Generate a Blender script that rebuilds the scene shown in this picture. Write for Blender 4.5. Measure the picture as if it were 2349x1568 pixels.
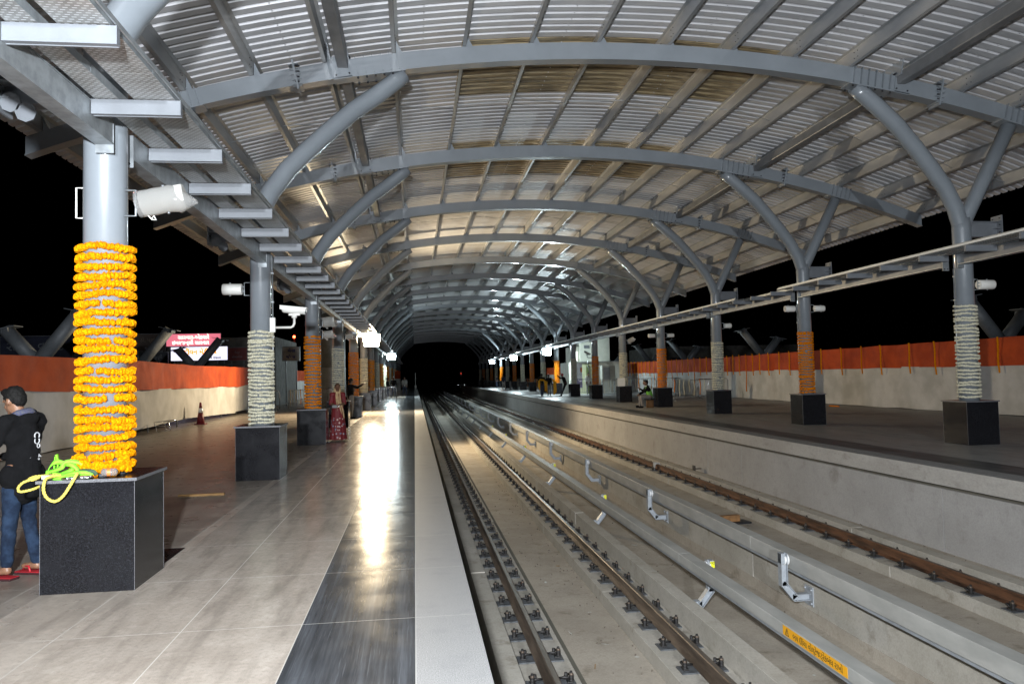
import bpy, bmesh, math, random
from math import sin, cos, pi, radians, sqrt, atan2
from mathutils import Vector, Matrix, noise
random.seed(7)
for o in list(bpy.data.objects): bpy.data.objects.remove(o)
S = bpy.context.scene
# ------------------------------------------------------------------ camera
F_PX, YAW, PITCH, ROLL = 1740.95, 7.366, 2.491, 1.285
cd = bpy.data.cameras.new('camera'); cam = bpy.data.objects.new('camera', cd); S.collection.objects.link(cam)
cd.sensor_width = 36.0; cd.lens = 36.0*F_PX/2349.0; cd.clip_start = .05; cd.clip_end = 3000
cam.location = (0, 0, 1.65)
cam.matrix_world = Matrix.Translation((0,0,1.65)) @ Matrix.Rotation(radians(-YAW),4,'Z') @ Matrix.Rotation(radians(90+PITCH),4,'X') @ Matrix.Rotation(radians(-ROLL),4,'Z')
S.camera = cam
# ------------------------------------------------------------------ night sky
w = bpy.data.worlds.new('World'); S.world = w; w.use_nodes = True
bg = w.node_tree.nodes['Background']
sk = w.node_tree.nodes.new('ShaderNodeTexSky'); sk.sky_type = 'NISHITA'; sk.sun_disc = False
sk.sun_elevation = radians(-9); sk.sun_rotation = radians(200)
w.node_tree.links.new(sk.outputs[0], bg.inputs[0]); bg.inputs[1].default_value = .05
# ------------------------------------------------------------------ exposure
S.view_settings.view_transform = 'Standard'; S.view_settings.look = 'None'
S.view_settings.exposure = 0.0; S.view_settings.gamma = 1.0
S.render.engine = 'CYCLES'
S.cycles.sample_clamp_indirect = 4.0
S.cycles.max_bounces = 6
def light(name, typ, loc, energy, col, rad=.05, parent=None, to=None, angle=None, blend=.5):
    ld = bpy.data.lights.new(name, typ); ld.energy = energy; ld.color = col; ld.shadow_soft_size = rad
    o = bpy.data.objects.new(name, ld); S.collection.objects.link(o); o.location = loc
    if to is not None: o.rotation_euler = (Vector(to)-Vector(loc)).to_track_quat('-Z','Y').to_euler()
    if angle: ld.spot_size = radians(angle); ld.spot_blend = blend
    if parent: o.parent = parent
    return o
# two added fill lights behind the camera (invented tripod housings are built further down)
light('lamp_or_fill_light', 'SPOT', (-.42, -.6, 2.45), 6300, (.89,.94,1.0), .09, to=(-1.0, 10, 3.0), angle=150, blend=1.0)
light('lamp_or_fill_light', 'SPOT', (-.35, -11.9, 2.5), 13500, (.89,.94,1.0), .12, to=(-.5, 10, 3.8), angle=95, blend=1.0)

# ------------------------------------------------------------------ materials
MT = {}
def newmat(n):
    m = bpy.data.materials.new(n); m.use_nodes = True
    return m, m.node_tree, m.node_tree.nodes['Principled BSDF']
class NG:
    def __init__(s, nt): s.nt = nt
    def n(s, t, **k):
        x = s.nt.nodes.new(t)
        for a, b in k.items(): setattr(x, a, b)
        return x
    def ln(s, a, b): s.nt.links.new(a, b)
    def put(s, sock, v):
        if isinstance(v, (int, float)): sock.default_value = v
        elif isinstance(v, (tuple, list)): sock.default_value = tuple(v)+((1,) if len(v) == 3 else ())
        else: s.ln(v, sock)
    def m(s, op, a, b=0., c=None):
        x = s.n('ShaderNodeMath', operation=op); s.put(x.inputs[0], a); s.put(x.inputs[1], b)
        if c is not None: s.put(x.inputs[2], c)
        return x.outputs[0]
    def mix(s, f, a, b, mode='MIX'):
        x = s.n('ShaderNodeMix', data_type='RGBA', blend_type=mode); s.put(x.inputs[0], f); s.put(x.inputs[6], a); s.put(x.inputs[7], b)
        return x.outputs[2]
    def co(s):
        return s.n('ShaderNodeTexCoord').outputs['Object']
    def map(s, v, sc):
        x = s.n('ShaderNodeMapping'); s.ln(v, x.inputs[0]); x.inputs['Scale'].default_value = sc; return x.outputs[0]
    def noise(s, v, sc, det=4, rough=.55, col=False):
        x = s.n('ShaderNodeTexNoise'); s.ln(v, x.inputs['Vector']); x.inputs['Scale'].default_value = sc
        x.inputs['Detail'].default_value = det; x.inputs['Roughness'].default_value = rough
        return x.outputs['Color' if col else 'Fac']
    def ramp(s, f, a, b):   # smooth 0..1 between a and b
        x = s.n('ShaderNodeMapRange'); x.interpolation_type = 'SMOOTHSTEP'; s.put(x.inputs[0], f)
        x.inputs[1].default_value = a; x.inputs[2].default_value = b; return x.outputs[0]
    def rgb(s, f, lo, hi):
        return s.mix(f, lo, hi)
    def bump(s, h, st, d=.01):
        x = s.n('ShaderNodeBump'); x.inputs['Strength'].default_value = st; x.inputs['Distance'].default_value = d
        s.ln(h, x.inputs['Height']); return x.outputs[0]
def mat(name, c, rough=.5, metal=0., var=.15, sc=3., bump=0., bsc=30., spec=None, emit=None, es=0., stretch=(1,1,1), c2=None, rv=.1, sheen=0, coat=0, sub=0):
    if name in MT: return MT[name]
    m, nt, P = newmat(name); g = NG(nt)
    v = g.map(g.co(), stretch)
    f = g.ramp(g.noise(v, sc, 6, .6), .3, .7)
    lo = tuple(x*(1-var) for x in c); hi = c2 if c2 else tuple(min(1, x*(1+var)) for x in c)
    g.put(P.inputs['Base Color'], g.rgb(f, lo, hi))
    P.inputs['Metallic'].default_value = metal
    g.put(P.inputs['Roughness'], g.m('MULTIPLY_ADD', g.noise(v, sc*2.3, 5), rv*2, rough-rv))
    if bump: g.put(P.inputs['Normal'], g.bump(g.noise(v, bsc, 5), bump))
    if spec is not None: P.inputs['Specular IOR Level'].default_value = spec
    if emit: P.inputs['Emission Color'].default_value = (*emit, 1); P.inputs['Emission Strength'].default_value = es
    if coat: P.inputs['Coat Weight'].default_value = coat; P.inputs['Coat Roughness'].default_value = .10
    if sheen: P.inputs['Sheen Weight'].default_value = sheen
    if sub: P.inputs['Subsurface Weight'].default_value = sub; P.inputs['Subsurface Radius'].default_value = (.01,.005,.002)
    MT[name] = m; return m
steel = mat('painted_steel', (.195,.217,.237), .36, 0, .06, 1.6, .02, 60, coat=1.)
steel_d = mat('primer_grey_steel', (.145,.156,.17), .45, 0, .12, 2.5, .06, 40)
galv = mat('galvanized_steel', (.32,.345,.36), .42, .6, .22, 7, .03, 50, rv=.12)
pur = mat('purlin_steel', (.34,.36,.38), .4, .45, .2, 1.3, .03, 50, stretch=(1,.25,1), c2=(.46,.455,.44))
tie = mat('tie_beam_steel', (.19,.195,.2), .45, .2, .2, 1.5)
bolt = mat('dark_bolt', (.03,.03,.035), .5, .6)
galvb = mat('bracket_zinc', (.34,.365,.39), .5, .2, .12, 9)
rust = mat('rusty_rail', (.085,.04,.02), .75, .25, .5, 9, .3, 40, c2=(.17,.075,.035), stretch=(1,.2,1))
railm = mat('worn_rail_steel', (.115,.085,.065), .5, .5, .35, 7, .15, 40, c2=(.21,.16,.12), stretch=(1,.15,1))
railh = mat('rolled_rail_head', (.20,.17,.14), .42, .6, .25, 5, stretch=(1,.1,1))
blackm = mat('black_fastener_iron', (.028,.026,.025), .55, .4, .4, 30)
padm = mat('base_plate_grey', (.07,.075,.08), .7, 0, .3, 20)
frp = mat('grey_cover_plastic', (.37,.37,.345), .52, 0, .12, 4, .06, 30, c2=(.43,.425,.395), stretch=(1,.4,1))
white_p = mat('white_plastic', (.72,.71,.66), .4, 0, .04)
ceramic = mat('white_insulator', (.7,.7,.69), .25)
yel = mat('fluorescent_yellow_tag', (.72,.72,.02), .5)
warn_o = mat('orange_warning_label', (.85,.40,.01), .45, 0, .03)
ink = mat('black_ink', (.02,.015,.01), .5)
mari = mat('marigold_petals', (.74,.21,.0), 1., 0, .35, 60, .7, 260, spec=.08, c2=(.90,.36,.001))
mari_o = mat('deep_orange_marigold_petals', (.62,.155,.002), 1., 0, .35, 60, .7, 260, spec=.1, c2=(.85,.27,.008))
jas = mat('cream_blossom_petals', (.58,.54,.36), .75, 0, .25, 70, .6, 240, c2=(.76,.73,.58))
org = mat('orange_fabric', (.33,.036,.002), .9, 0, .1, 1.2, .3, 14, c2=(.46,.062,.005))
wht = mat('white_fabric', (.42,.41,.385), .9, 0, .12, .8, .3, 12, c2=(.54,.53,.51))
skin = mat('brown_skin', (.21,.105,.06), .5, 0, .1, 20, .05, 200, sub=.1)
skin_d = mat('dark_brown_skin', (.12,.06,.035), .5, 0, .1, 20)
hairm = mat('black_hair', (.004,.0035,.003), .7, 0, .4, 90, .6, 160, spec=.25)
blk = mat('black_cotton', (.0045,.0045,.005), 1., 0, .2, 9, .3, 60, spec=.15)
jean = mat('blue_denim', (.006,.012,.028), .95, 0, .35, 9, .3, 120, spec=.2, c2=(.017,.032,.062))
redr = mat('red_rubber', (.42,.02,.03), .5)
brw = mat('brown_rubber', (.05,.012,.015), .6)
tan = mat('plain_beige_veil', (.36,.25,.13), .85, 0, .2, 12, .2, 40)
redc = mat('red_sari_cotton', (.13,.005,.008), .7, 0, .3, 8, .2, 30)
greyc = mat('grey_cotton', (.20,.20,.20), .85, 0, .2, 8)
navy = mat('dark_blue_cotton', (.02,.03,.06), .85, 0, .2, 8)
lightc = mat('pale_cotton', (.45,.43,.39), .85, 0, .15, 8)
vest = mat('green_safety_vest', (.10,.32,.03), .7, 0, .1, 8)
reflx = mat('reflective_tape', (.8,.82,.8), .3, .2, .05, emit=None)
lime = mat('lime_webbing', (.22,.72,.03), .7, 0, .1, 30, .3, 200)
rope_y = mat('yellow_rope', (.60,.48,.09), .8, 0, .3, 60, .6, 120)
chrome = mat('polished_steel', (.65,.67,.7), .2, 1.)
wood = mat('raw_wood', (.30,.17,.06), .75, 0, .3, 12, .2, 60, stretch=(1,6,6))
cardb = mat('brown_board', (.17,.085,.03), .8)
pale = mat('cream_plaster', (.50,.51,.44), .8, 0, .08, 2, .1, 10)
pale2 = mat('yellowish_plaster', (.55,.58,.36), .8, 0, .08, 2)
brick = mat('dark_building_plaster', (.10,.095,.085), .85, 0, .3, 2)
cone_r = mat('dark_red_cone', (.16,.012,.02), .55)
ground_m = mat('dark_earth', (.05,.045,.035), .95, 0, .3, .4)
red_box = mat('red_cloth', (.42,.015,.02), .8)
tin = mat('dirty_soft_plastic', (.5,.5,.46), .35)

def granite():
    m, nt, P = newmat('black_granite'); g = NG(nt); v = g.co()
    a = g.ramp(g.noise(v, 150, 3, .8), .55, .70); b = g.ramp(g.noise(v, 3.2, 6, .7), .2, .9)
    c = g.mix(b, (.007,.007,.0082), (.0105,.0107,.0125)); c = g.mix(g.m('MULTIPLY', a, .5), c, (.07,.071,.078)); c = g.mix(g.m('MULTIPLY', g.ramp(g.noise(v, 48, 4, .8), .52, .66), .5), c, (.030,.031,.038))
    g.put(P.inputs['Base Color'], c); g.put(P.inputs['Roughness'], g.m('MULTIPLY_ADD', b, .10, .14)); P.inputs['Specular IOR Level'].default_value = .32; return m
gran = granite()
def gran_edge():
    m, nt, P = newmat('cut_granite_edge'); g = NG(nt); v = g.co()
    a = g.ramp(g.noise(v, 160, 3, .7), .4, .65)
    g.put(P.inputs['Base Color'], g.mix(a, (.07,.07,.075), (.17,.17,.18))); P.inputs['Roughness'].default_value = .5; return m
grane = gran_edge()
def deckmat():
    m, nt, P = newmat('ribbed_metal_sheet'); g = NG(nt); v = g.co()
    a = g.ramp(g.noise(g.map(v, (.5,3,.5)), 1.3, 5, .6), .3, .7)
    st = g.noise(g.map(v, (.8,25,.8)), 1.0, 3, .6)
    g.put(P.inputs['Base Color'], g.mix(a, (.47,.47,.48), (.60,.60,.61)))
    P.inputs['Metallic'].default_value = .22
    g.put(P.inputs['Roughness'], g.m('MULTIPLY_ADD', st, .22, .38))
    g.put(P.inputs['Normal'], g.bump(st, .10, .006)); return m
deck = deckmat()
sky_l = mat('brown_translucent_sheet', (.20,.16,.10), .4, 0, .55, 2.2, .1, 20, c2=(.42,.33,.19), stretch=(.6,5,1))
def concrete(name, c, c2, stain=(.13,.10,.06), bsc=24, sc=.9, amt=.75, st=(1,1,1)):
    m, nt, P = newmat(name); g = NG(nt); v = g.map(g.co(), st)
    f = g.ramp(g.noise(v, sc, 8, .65), .32, .68); s = g.ramp(g.noise(v, sc*2.7, 7, .7), .54, .74)
    fi = g.noise(v, 42, 4, .7)
    col = g.mix(f, c, c2); col = g.mix(g.m('MULTIPLY', s, amt), col, stain); col = g.mix(g.m('MULTIPLY', g.ramp(fi, .35, .7), .3), col, tuple(x*.55 for x in c)); col = g.mix(g.m('MULTIPLY', g.ramp(g.noise(v, sc*9, 6, .75), .5, .7), .35), col, tuple(x*.6 for x in c))
    g.put(P.inputs['Base Color'], col); P.inputs['Roughness'].default_value = .86
    g.put(P.inputs['Normal'], g.bump(g.noise(v, bsc, 8, .65), .35, .012)); return m
conc = concrete('dusty_trackbed_concrete', (.33,.29,.235), (.43,.385,.32))
conc2 = concrete('cast_plinth_concrete', (.37,.345,.29), (.47,.44,.385), amt=.7)
conc3 = concrete('platform_wall_concrete', (.36,.35,.335), (.43,.42,.405), stain=(.17,.15,.12), amt=.5, sc=.6)
gut = concrete('dark_gutter_mortar', (.10,.095,.075), (.14,.13,.10))  # dark mortar of the drainage strips and the recess below the coping
cop = concrete('bare_coping_concrete', (.38,.36,.33), (.46,.445,.41), stain=(.24,.22,.19), amt=.6, sc=1.6, st=(1,.5,1))

def tilefloor(name, x_edge, sgn, dark, tone, tone2, gloss):
    # sgn=-1: tiles run to -x from the edge; joints every 1.35 m along the track
    m, nt, P = newmat(name); g = NG(nt); v = g.co()
    sp = g.n('ShaderNodeSeparateXYZ'); g.ln(v, sp.inputs[0]); X, Y = sp.outputs[0], sp.outputs[1]
    d = g.m('MULTIPLY', g.m('SUBTRACT', X, x_edge), sgn)      # distance inward from edge
    isc = g.m('LESS_THAN', d, .416)
    iss = g.m('MULTIPLY', g.m('GREATER_THAN', d, .416), g.m('LESS_THAN', d, 1.176))
    u = g.m('DIVIDE', g.m('SUBTRACT', d, 1.176), .785); t = g.m('DIVIDE', g.m('SUBTRACT', Y, 5.35), 1.35)
    def line(fr, width, unit):
        a = g.m('ABSOLUTE', g.m('SUBTRACT', g.m('FRACT', g.m('ADD', fr, 100.5)), .5))
        return g.m('LESS_THAN', a, width/unit)
    lx = g.m('MAXIMUM', g.m('MULTIPLY', line(u, .0035, .785), g.m('GREATER_THAN', d, 1.1)), g.m('LESS_THAN', g.m('ABSOLUTE', g.m('SUBTRACT', d, .416)), .0035))
    ly = line(t, .0035, 1.35); jl = g.m('MAXIMUM', lx, ly)
    cell = g.n('ShaderNodeCombineXYZ'); g.ln(g.m('FLOOR', u), cell.inputs[0]); g.ln(g.m('FLOOR', t), cell.inputs[1])
    wn = g.n('ShaderNodeTexWhiteNoise'); g.ln(cell.outputs[0], wn.inputs[0]); rnd = wn.outputs[0]
    cl = g.ramp(g.noise(v, 1.7, 9, .72), .34, .66); fine = g.noise(v, 130, 3, .75)
    smear = g.ramp(g.noise(g.map(v, (5,.9,1)), 1.2, 6, .6), .42, .75)
    veins = g.noise(g.map(v, (13,.55,1)), 1., 6, .6)
    base = g.mix(g.m('MULTIPLY_ADD', rnd, .4, g.m('MULTIPLY', cl, .6)), tone, tone2)
    base = g.mix(g.m('MULTIPLY', g.ramp(fine, .4, .75), .35), base, tuple(x*.5 for x in tone)); base = g.mix(g.m('MULTIPLY', g.ramp(g.noise(v, 27, 6, .75), .46, .66), .35), base, tuple(x*.55 for x in tone)); base = g.mix(g.m('MULTIPLY', g.ramp(g.noise(v, 7, 5, .7), .52, .64), .22), base, tuple(min(1,x*1.25) for x in tone2))
    base = g.mix(g.m('MULTIPLY', smear, .7), base, tuple(x*.55 for x in tone))
    if sgn < 0:   # inner field: a dirtier, browner stone, with the pedestals' shade painted in
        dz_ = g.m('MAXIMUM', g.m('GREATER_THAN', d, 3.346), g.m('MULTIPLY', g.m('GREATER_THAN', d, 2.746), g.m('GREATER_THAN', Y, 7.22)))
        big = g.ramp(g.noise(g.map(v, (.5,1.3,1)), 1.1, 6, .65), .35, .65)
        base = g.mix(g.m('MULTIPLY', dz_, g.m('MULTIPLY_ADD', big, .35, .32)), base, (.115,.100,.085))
    slate = g.mix(g.ramp(veins, .35, .75), tuple(x*.75 for x in dark), tuple(x*2.3 for x in dark))
    slate = g.mix(g.m('MULTIPLY', rnd, .3), slate, tuple(x*2 for x in dark)); slate = g.mix(g.m('MULTIPLY', g.ramp(g.noise(g.map(v, (60,1.6,1)), 1., 3, .6), .56, .7), .35), slate, tuple(x*3.4 for x in dark))
    gr = g.mix(g.ramp(fine, .38, .66), (.21,.208,.205), (.37,.367,.36)); gr = g.mix(g.m('MULTIPLY', g.ramp(g.noise(v, 3.1, 8, .7), .5, .68), .35), gr, (.19,.195,.20)); gr = g.mix(g.m('MULTIPLY', rnd, .18), gr, (.20,.20,.20))
    col = g.mix(iss, base, slate); col = g.mix(isc, col, gr)
    col = g.mix(g.m('MULTIPLY', jl, .5), col, (.58,.56,.52))
    dust = g.ramp(g.noise(v, 2.3, 8, .7), .6, .85); col = g.mix(g.m('MULTIPLY', dust, .2), col, (.42,.39,.33))
    g.put(P.inputs['Base Color'], col)
    r = g.m('MULTIPLY_ADD', g.noise(v, 3.2, 6, .6), .16, gloss-.08)
    r = g.m('ADD', r, g.m('MULTIPLY', jl, .4)); r = g.m('ADD', r, g.m('MULTIPLY', g.m('GREATER_THAN', d, 2.64), .12)); r = g.m('ADD', r, g.m('MULTIPLY', isc, .34)); r = g.m('ADD', r, g.m('MULTIPLY', dust, .08))
    g.put(P.inputs['Roughness'], r)
    P.inputs['Specular IOR Level'].default_value = .095
    g.put(P.inputs['Normal'], g.bump(g.noise(v, 14, 4, .5), .05, .004)); return m
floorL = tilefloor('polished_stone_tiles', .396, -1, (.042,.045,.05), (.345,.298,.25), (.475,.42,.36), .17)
floorR = tilefloor('dull_stone_tiles', 8.353, 1, (.07,.072,.075), (.28,.278,.272), (.36,.357,.35), .36)
def perfmat():
    m, nt, P = newmat('perforated_tray_sheet'); g = NG(nt); v = g.co()
    b = g.n('ShaderNodeTexBrick'); g.ln(v, b.inputs['Vector']); b.offset = .5
    b.inputs['Scale'].default_value = 1; b.inputs['Brick Width'].default_value = .052; b.inputs['Row Height'].default_value = .030
    b.inputs['Mortar Size'].default_value = .0118; b.inputs['Mortar Smooth'].default_value = .05
    b.inputs['Color1'].default_value = b.inputs['Color2'].default_value = (1,1,1,1); b.inputs['Mortar'].default_value = (0,0,0,1)
    n_ = g.ramp(g.noise(v, 6, 5, .6), .3, .7)
    base = g.mix(n_, (.24,.235,.22), (.36,.36,.35)); slot = b.outputs['Color']
    g.put(P.inputs['Base Color'], g.mix(slot, base, (.78,.80,.82))); P.inputs['Metallic'].default_value = .45; P.inputs['Roughness'].default_value = .4  # slots tinted bright, painting in the light caught on their lips
    g.put(P.inputs['Normal'], g.bump(slot, .5, .006)); return m
perf = perfmat()
def lampmat(name, col, s):
    m, nt, P = newmat(name); P.inputs['Base Color'].default_value = (1,1,1,1)
    P.inputs['Emission Color'].default_value = (*col, 1); P.inputs['Emission Strength'].default_value = s; return m
lw = lampmat('warm_lamp_glass', (1,.84,.55), 90); lc = lampmat('cool_lamp_glass', (.80,.97,1), 90)
def clearplastic():
    m, nt, P = newmat('clear_plastic_bag'); P.inputs['Base Color'].default_value = (.9,.9,.88,1)
    P.inputs['Transmission Weight'].default_value = .85; P.inputs['Roughness'].default_value = .12; P.inputs['IOR'].default_value = 1.15; return m
clear = clearplastic()

# ------------------------------------------------------------------ mesh helpers
class MB:
    def __init__(s): s.v = []; s.f = []; s.mi = []; s.mats = []; s.cur = 0; s.sm = []; s.smooth = False
    def m(s, mt):
        if mt not in s.mats: s.mats.append(mt)
        s.cur = s.mats.index(mt); return s
    def add(s, vs, fs, smooth=None):
        b = len(s.v); s.v += [tuple(p) for p in vs]; sm = s.smooth if smooth is None else smooth
        for f in fs: s.f.append([b+i for i in f]); s.mi.append(s.cur); s.sm.append(sm)
        return s
    def box(s, a, b, M=None):
        (x0,y0,z0),(x1,y1,z1) = a, b
        vs = [(x0,y0,z0),(x1,y0,z0),(x1,y1,z0),(x0,y1,z0),(x0,y0,z1),(x1,y0,z1),(x1,y1,z1),(x0,y1,z1)]
        if M is not None: vs = [M@Vector(p) for p in vs]
        return s.add(vs, [(0,3,2,1),(4,5,6,7),(0,1,5,4),(1,2,6,5),(2,3,7,6),(3,0,4,7)], False)
    def bb(s, a, b, r=.01, M=None):      # box with bevelled edges
        bm = bmesh.new(); bmesh.ops.create_cube(bm, size=1)
        for v in bm.verts: v.co = Vector([a[i]+(b[i]-a[i])*(v.co[i]+.5) for i in range(3)])
        bmesh.ops.bevel(bm, geom=bm.edges[:], offset=r, segments=2, affect='EDGES', profile=.5)
        bm.verts.index_update(); vs = [(M@v.co if M is not None else v.co.copy()) for v in bm.verts]
        s.add(vs, [[v.index for v in f.verts] for f in bm.faces], False); bm.free(); return s
    def cyl(s, p0, p1, r0, r1=None, n=16, caps=True):
        return s.tube([p0, p1], [r0, r0 if r1 is None else r1], n, caps)
    def tube(s, pts, rs, n=12, caps=True, closed=False):
        pts = [Vector(p) for p in pts]
        if isinstance(rs, (int, float)): rs = [rs]*len(pts)
        k = len(pts); vs = []; up = None
        for i in range(k):
            a = pts[(i-1) % k] if (i > 0 or closed) else pts[i]; b = pts[(i+1) % k] if (i < k-1 or closed) else pts[i]
            t = (b-a).normalized()
            if up is None: up = t.orthogonal().normalized()
            up = (up - t*up.dot(t)).normalized(); sd = t.cross(up)
            for j in range(n):
                an = 2*pi*j/n; vs.append(pts[i]+(up*cos(an)+sd*sin(an))*rs[i])
        fs = []
        for i in range(k if closed else k-1):
            a = i*n; b = ((i+1) % k)*n
            for j in range(n): fs.append((a+j, a+(j+1) % n, b+(j+1) % n, b+j))
        s.add(vs, fs, True)
        if caps and not closed:
            b0 = len(s.v)-k*n
            for ring, rev in ((range(n), True), (range((k-1)*n, k*n), False)):
                idx = [b0+i for i in ring]; idx = idx[::-1] if rev else idx
                s.f.append(idx); s.mi.append(s.cur); s.sm.append(False)
        return s
    def ball(s, c, r, n=10, m=7, M=None, jit=0.):
        r = (r,r,r) if isinstance(r, (int,float)) else r; vs = []; c = Vector(c)
        for i in range(m+1):
            ph = pi*i/m
            for j in range(n):
                th = 2*pi*j/n; q = Vector((r[0]*sin(ph)*cos(th), r[1]*sin(ph)*sin(th), r[2]*cos(ph)))*(1+random.uniform(-jit, jit))
                vs.append(c+(M@q if M is not None else q))
        fs = [(i*n+j, i*n+(j+1) % n, (i+1)*n+(j+1) % n, (i+1)*n+j)[::-1] for i in range(m) for j in range(n)]
        return s.add(vs, fs, True)
    def prism(s, prof, y0, y1, axis='Y'):   # profile (x,z) swept along Y
        n = len(prof); vs = [(x, y0, z) for x, z in prof]+[(x, y1, z) for x, z in prof]
        if axis == 'X': vs = [(y, x, z) for x, y, z in vs]
        fs = [(i, (i+1) % n, n+(i+1) % n, n+i) for i in range(n)]+[tuple(range(n))[::-1], tuple(range(n, 2*n))]
        return s.add(vs, fs, False)
    def grid(s, P, smooth=True, closed=False):          # P[i][j] points
        r, c = len(P), len(P[0]); vs = [p for row in P for p in row]
        fs = [(i*c+j, i*c+(j+1) % c, (i+1)*c+(j+1) % c, (i+1)*c+j) for i in range(r-1) for j in range(c if closed else c-1)]
        return s.add(vs, fs, smooth)
    def mesh(s, name):
        me = bpy.data.meshes.new(name); me.from_pydata(s.v, [], s.f)
        for mt in s.mats: me.materials.append(mt)
        me.polygons.foreach_set('material_index', s.mi); me.polygons.foreach_set('use_smooth', s.sm)
        me.update(); return me
    def obj(s, name, parent=None, loc=None):
        o = bpy.data.objects.new(name, s.mesh(name)); S.collection.objects.link(o)
        if parent: o.parent = parent
        if loc: o.location = loc
        return o
def tag(o, label=None, cat=None, group=None, kind=None):
    if label: o['label'] = label
    if cat: o['category'] = cat
    if group: o['group'] = group
    if kind: o['kind'] = kind
    return o
def thing(name, label, cat, loc=(0,0,0), rz=0, group=None):
    o = bpy.data.objects.new(name, None); S.collection.objects.link(o); o.location = loc; o.rotation_euler = (0,0,rz)
    o.empty_display_size = .2
    return tag(o, label, cat, group)
def copy_tree(o, parent=None):
    c = o.copy(); S.collection.objects.link(c)
    if parent: c.parent = parent
    for ch in list(o.children): copy_tree(ch, c)
    return c
def text(body, size, m, M, parent, name='lettering', ext=.0006, align='CENTER', bold=0.):
    cu = bpy.data.curves.new(name, 'FONT'); cu.body = body; cu.size = size; cu.extrude = ext; cu.align_x = align; cu.align_y = 'CENTER'; cu.resolution_u = 3
    cu.offset = bold
    t = bpy.data.objects.new(name, cu); S.collection.objects.link(t)
    dg = bpy.context.evaluated_depsgraph_get(); me = bpy.data.meshes.new_from_object(t.evaluated_get(dg)); bpy.data.objects.remove(t)
    me.transform(M); me.materials.clear(); me.materials.append(m)
    o = bpy.data.objects.new(name, me); S.collection.objects.link(o); o.parent = parent; return o
ORD = ['first','second','third','fourth','fifth','sixth','seventh','eighth','ninth','tenth','eleventh','twelfth','thirteenth','fourteenth','fifteenth','sixteenth','seventeenth','eighteenth','nineteenth','twentieth']

# ------------------------------------------------------------------ dimensions
CX = 4.375; R0 = 31.0; SP = 6.617; NK = 20
def zb(x): return 7.75-(R0-sqrt(R0*R0-(x-CX)**2))          # underside of arches
def slope(x): return -(x-CX)/sqrt(R0*R0-(x-CX)**2)
YA = lambda k: 7.63+SP*k; YL = lambda k: 6.845+SP*k; YR = lambda k: 7.955+SP*k
XLc, XRc = -2.604, 11.51
Y0, Y1 = -15., 141.

# ------------------------------------------------------------------ ground and platforms
b = MB().m(ground_m); b.box((-900,-300,-2.6),(900,1600,-1.95)); tag(b.obj('ground'), 'dark earth under and round the station', kind='structure')
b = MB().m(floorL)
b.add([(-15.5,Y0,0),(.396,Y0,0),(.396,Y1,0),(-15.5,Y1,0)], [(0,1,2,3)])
b.m(cop).box((.06,Y0,-.25),(.396,Y1,-.003)); b.m(conc3).box((-15.5,Y0,-1.95),(.30,Y1,-.254))
tag(b.obj('platform'), 'near left platform of polished stone slabs with pale edge', kind='structure')
b = MB().m(floorR)
b.add([(8.353,Y0,.012),(24.5,Y0,.012),(24.5,Y1,.012),(8.353,Y1,.012)], [(0,1,2,3)])
b.m(cop).bb((8.353,Y0,-.27),(8.9,Y1,.009), .008)
b.m(conc3)
yj = [Y0, 5.1, 11.4, 19.04, 21.36, 29., 37.2, 45.4, 53.8, 62., 70., 78., 90., 102., 120., Y1]
for a, c in zip(yj[:-1], yj[1:]): b.box((8.44,a+.008,-1.95),(9.2,c-.008,-.34))
b.m(gut).box((8.50,Y0,-1.95),(9.1,Y1,-.272))
b.m(conc3).box((9.21,Y0,-1.95),(24.5,Y1,0.0))
tag(b.obj('platform'), 'far right platform with grey coping above a concrete wall', kind='structure')

# ------------------------------------------------------------------ track bed
b = MB().m(conc)
ZF = -1.80; ZF2 = -1.62
b.box((.30,Y0,-1.949),(4.6,Y1,ZF)); b.box((4.6,Y0,-1.949),(5.26,Y1,ZF+.004)); b.box((5.26,Y0,-1.948),(8.5,Y1,ZF2))
tag(b.obj('track_bed'), 'dusty concrete floor between the rails', kind='structure')
b = MB().m(gut); b.box((.31,Y0,-1.798),(.80,Y1,-1.793)); b.box((1.705,Y0,-1.798),(1.845,Y1,-1.794))
tag(b.obj('gutter'), 'dark drainage strips beside the left rail', kind='structure')
def plinth(segs, gap_, x0, x1, z0, z1, jit=.006, y_off=0, m=conc2):
    y = Y0+y_off; gap = gap_*.28
    while y < Y1:
        d = random.uniform(-jit, jit); e = random.uniform(-jit, jit)
        b.m(m).bb((x0+d, y, z0),(x1+e, min(y+segs-gap, Y1), z1+random.uniform(-.006,.006)), .006); y += segs
b = MB()
plinth(5.2, .06, .815, 1.035, ZF, -1.395, y_off=.9); plinth(5.2, .035, 1.04, 1.70, ZF, -1.615, y_off=.9)
plinth(5.2, .05, 2.72, 3.385, ZF, -1.615, y_off=.25); plinth(5.2, .06, 3.39, 3.575, ZF, -1.35, y_off=.05)
tag(b.obj('track_plinth'), 'cast concrete plinths and kerbs carrying the left track', kind='structure')
b = MB()
plinth(5.2, .06, 5.27, 5.46, -1.79, -1.17, y_off=.6); plinth(5.2, .04, 5.47, 6.12, ZF2, -1.445, y_off=.6)
plinth(5.2, .05, 7.27, 7.86, ZF2, -1.445, y_off=.1); plinth(5.2, .06, 7.865, 8.08, ZF2, -1.27, y_off=2.1); plinth(5.2, .03, 8.085, 8.435, ZF2, -1.36, y_off=1.1, m=conc)
tag(b.obj('track_plinth'), 'cast concrete plinths and kerbs carrying the right track', kind='structure')

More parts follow.
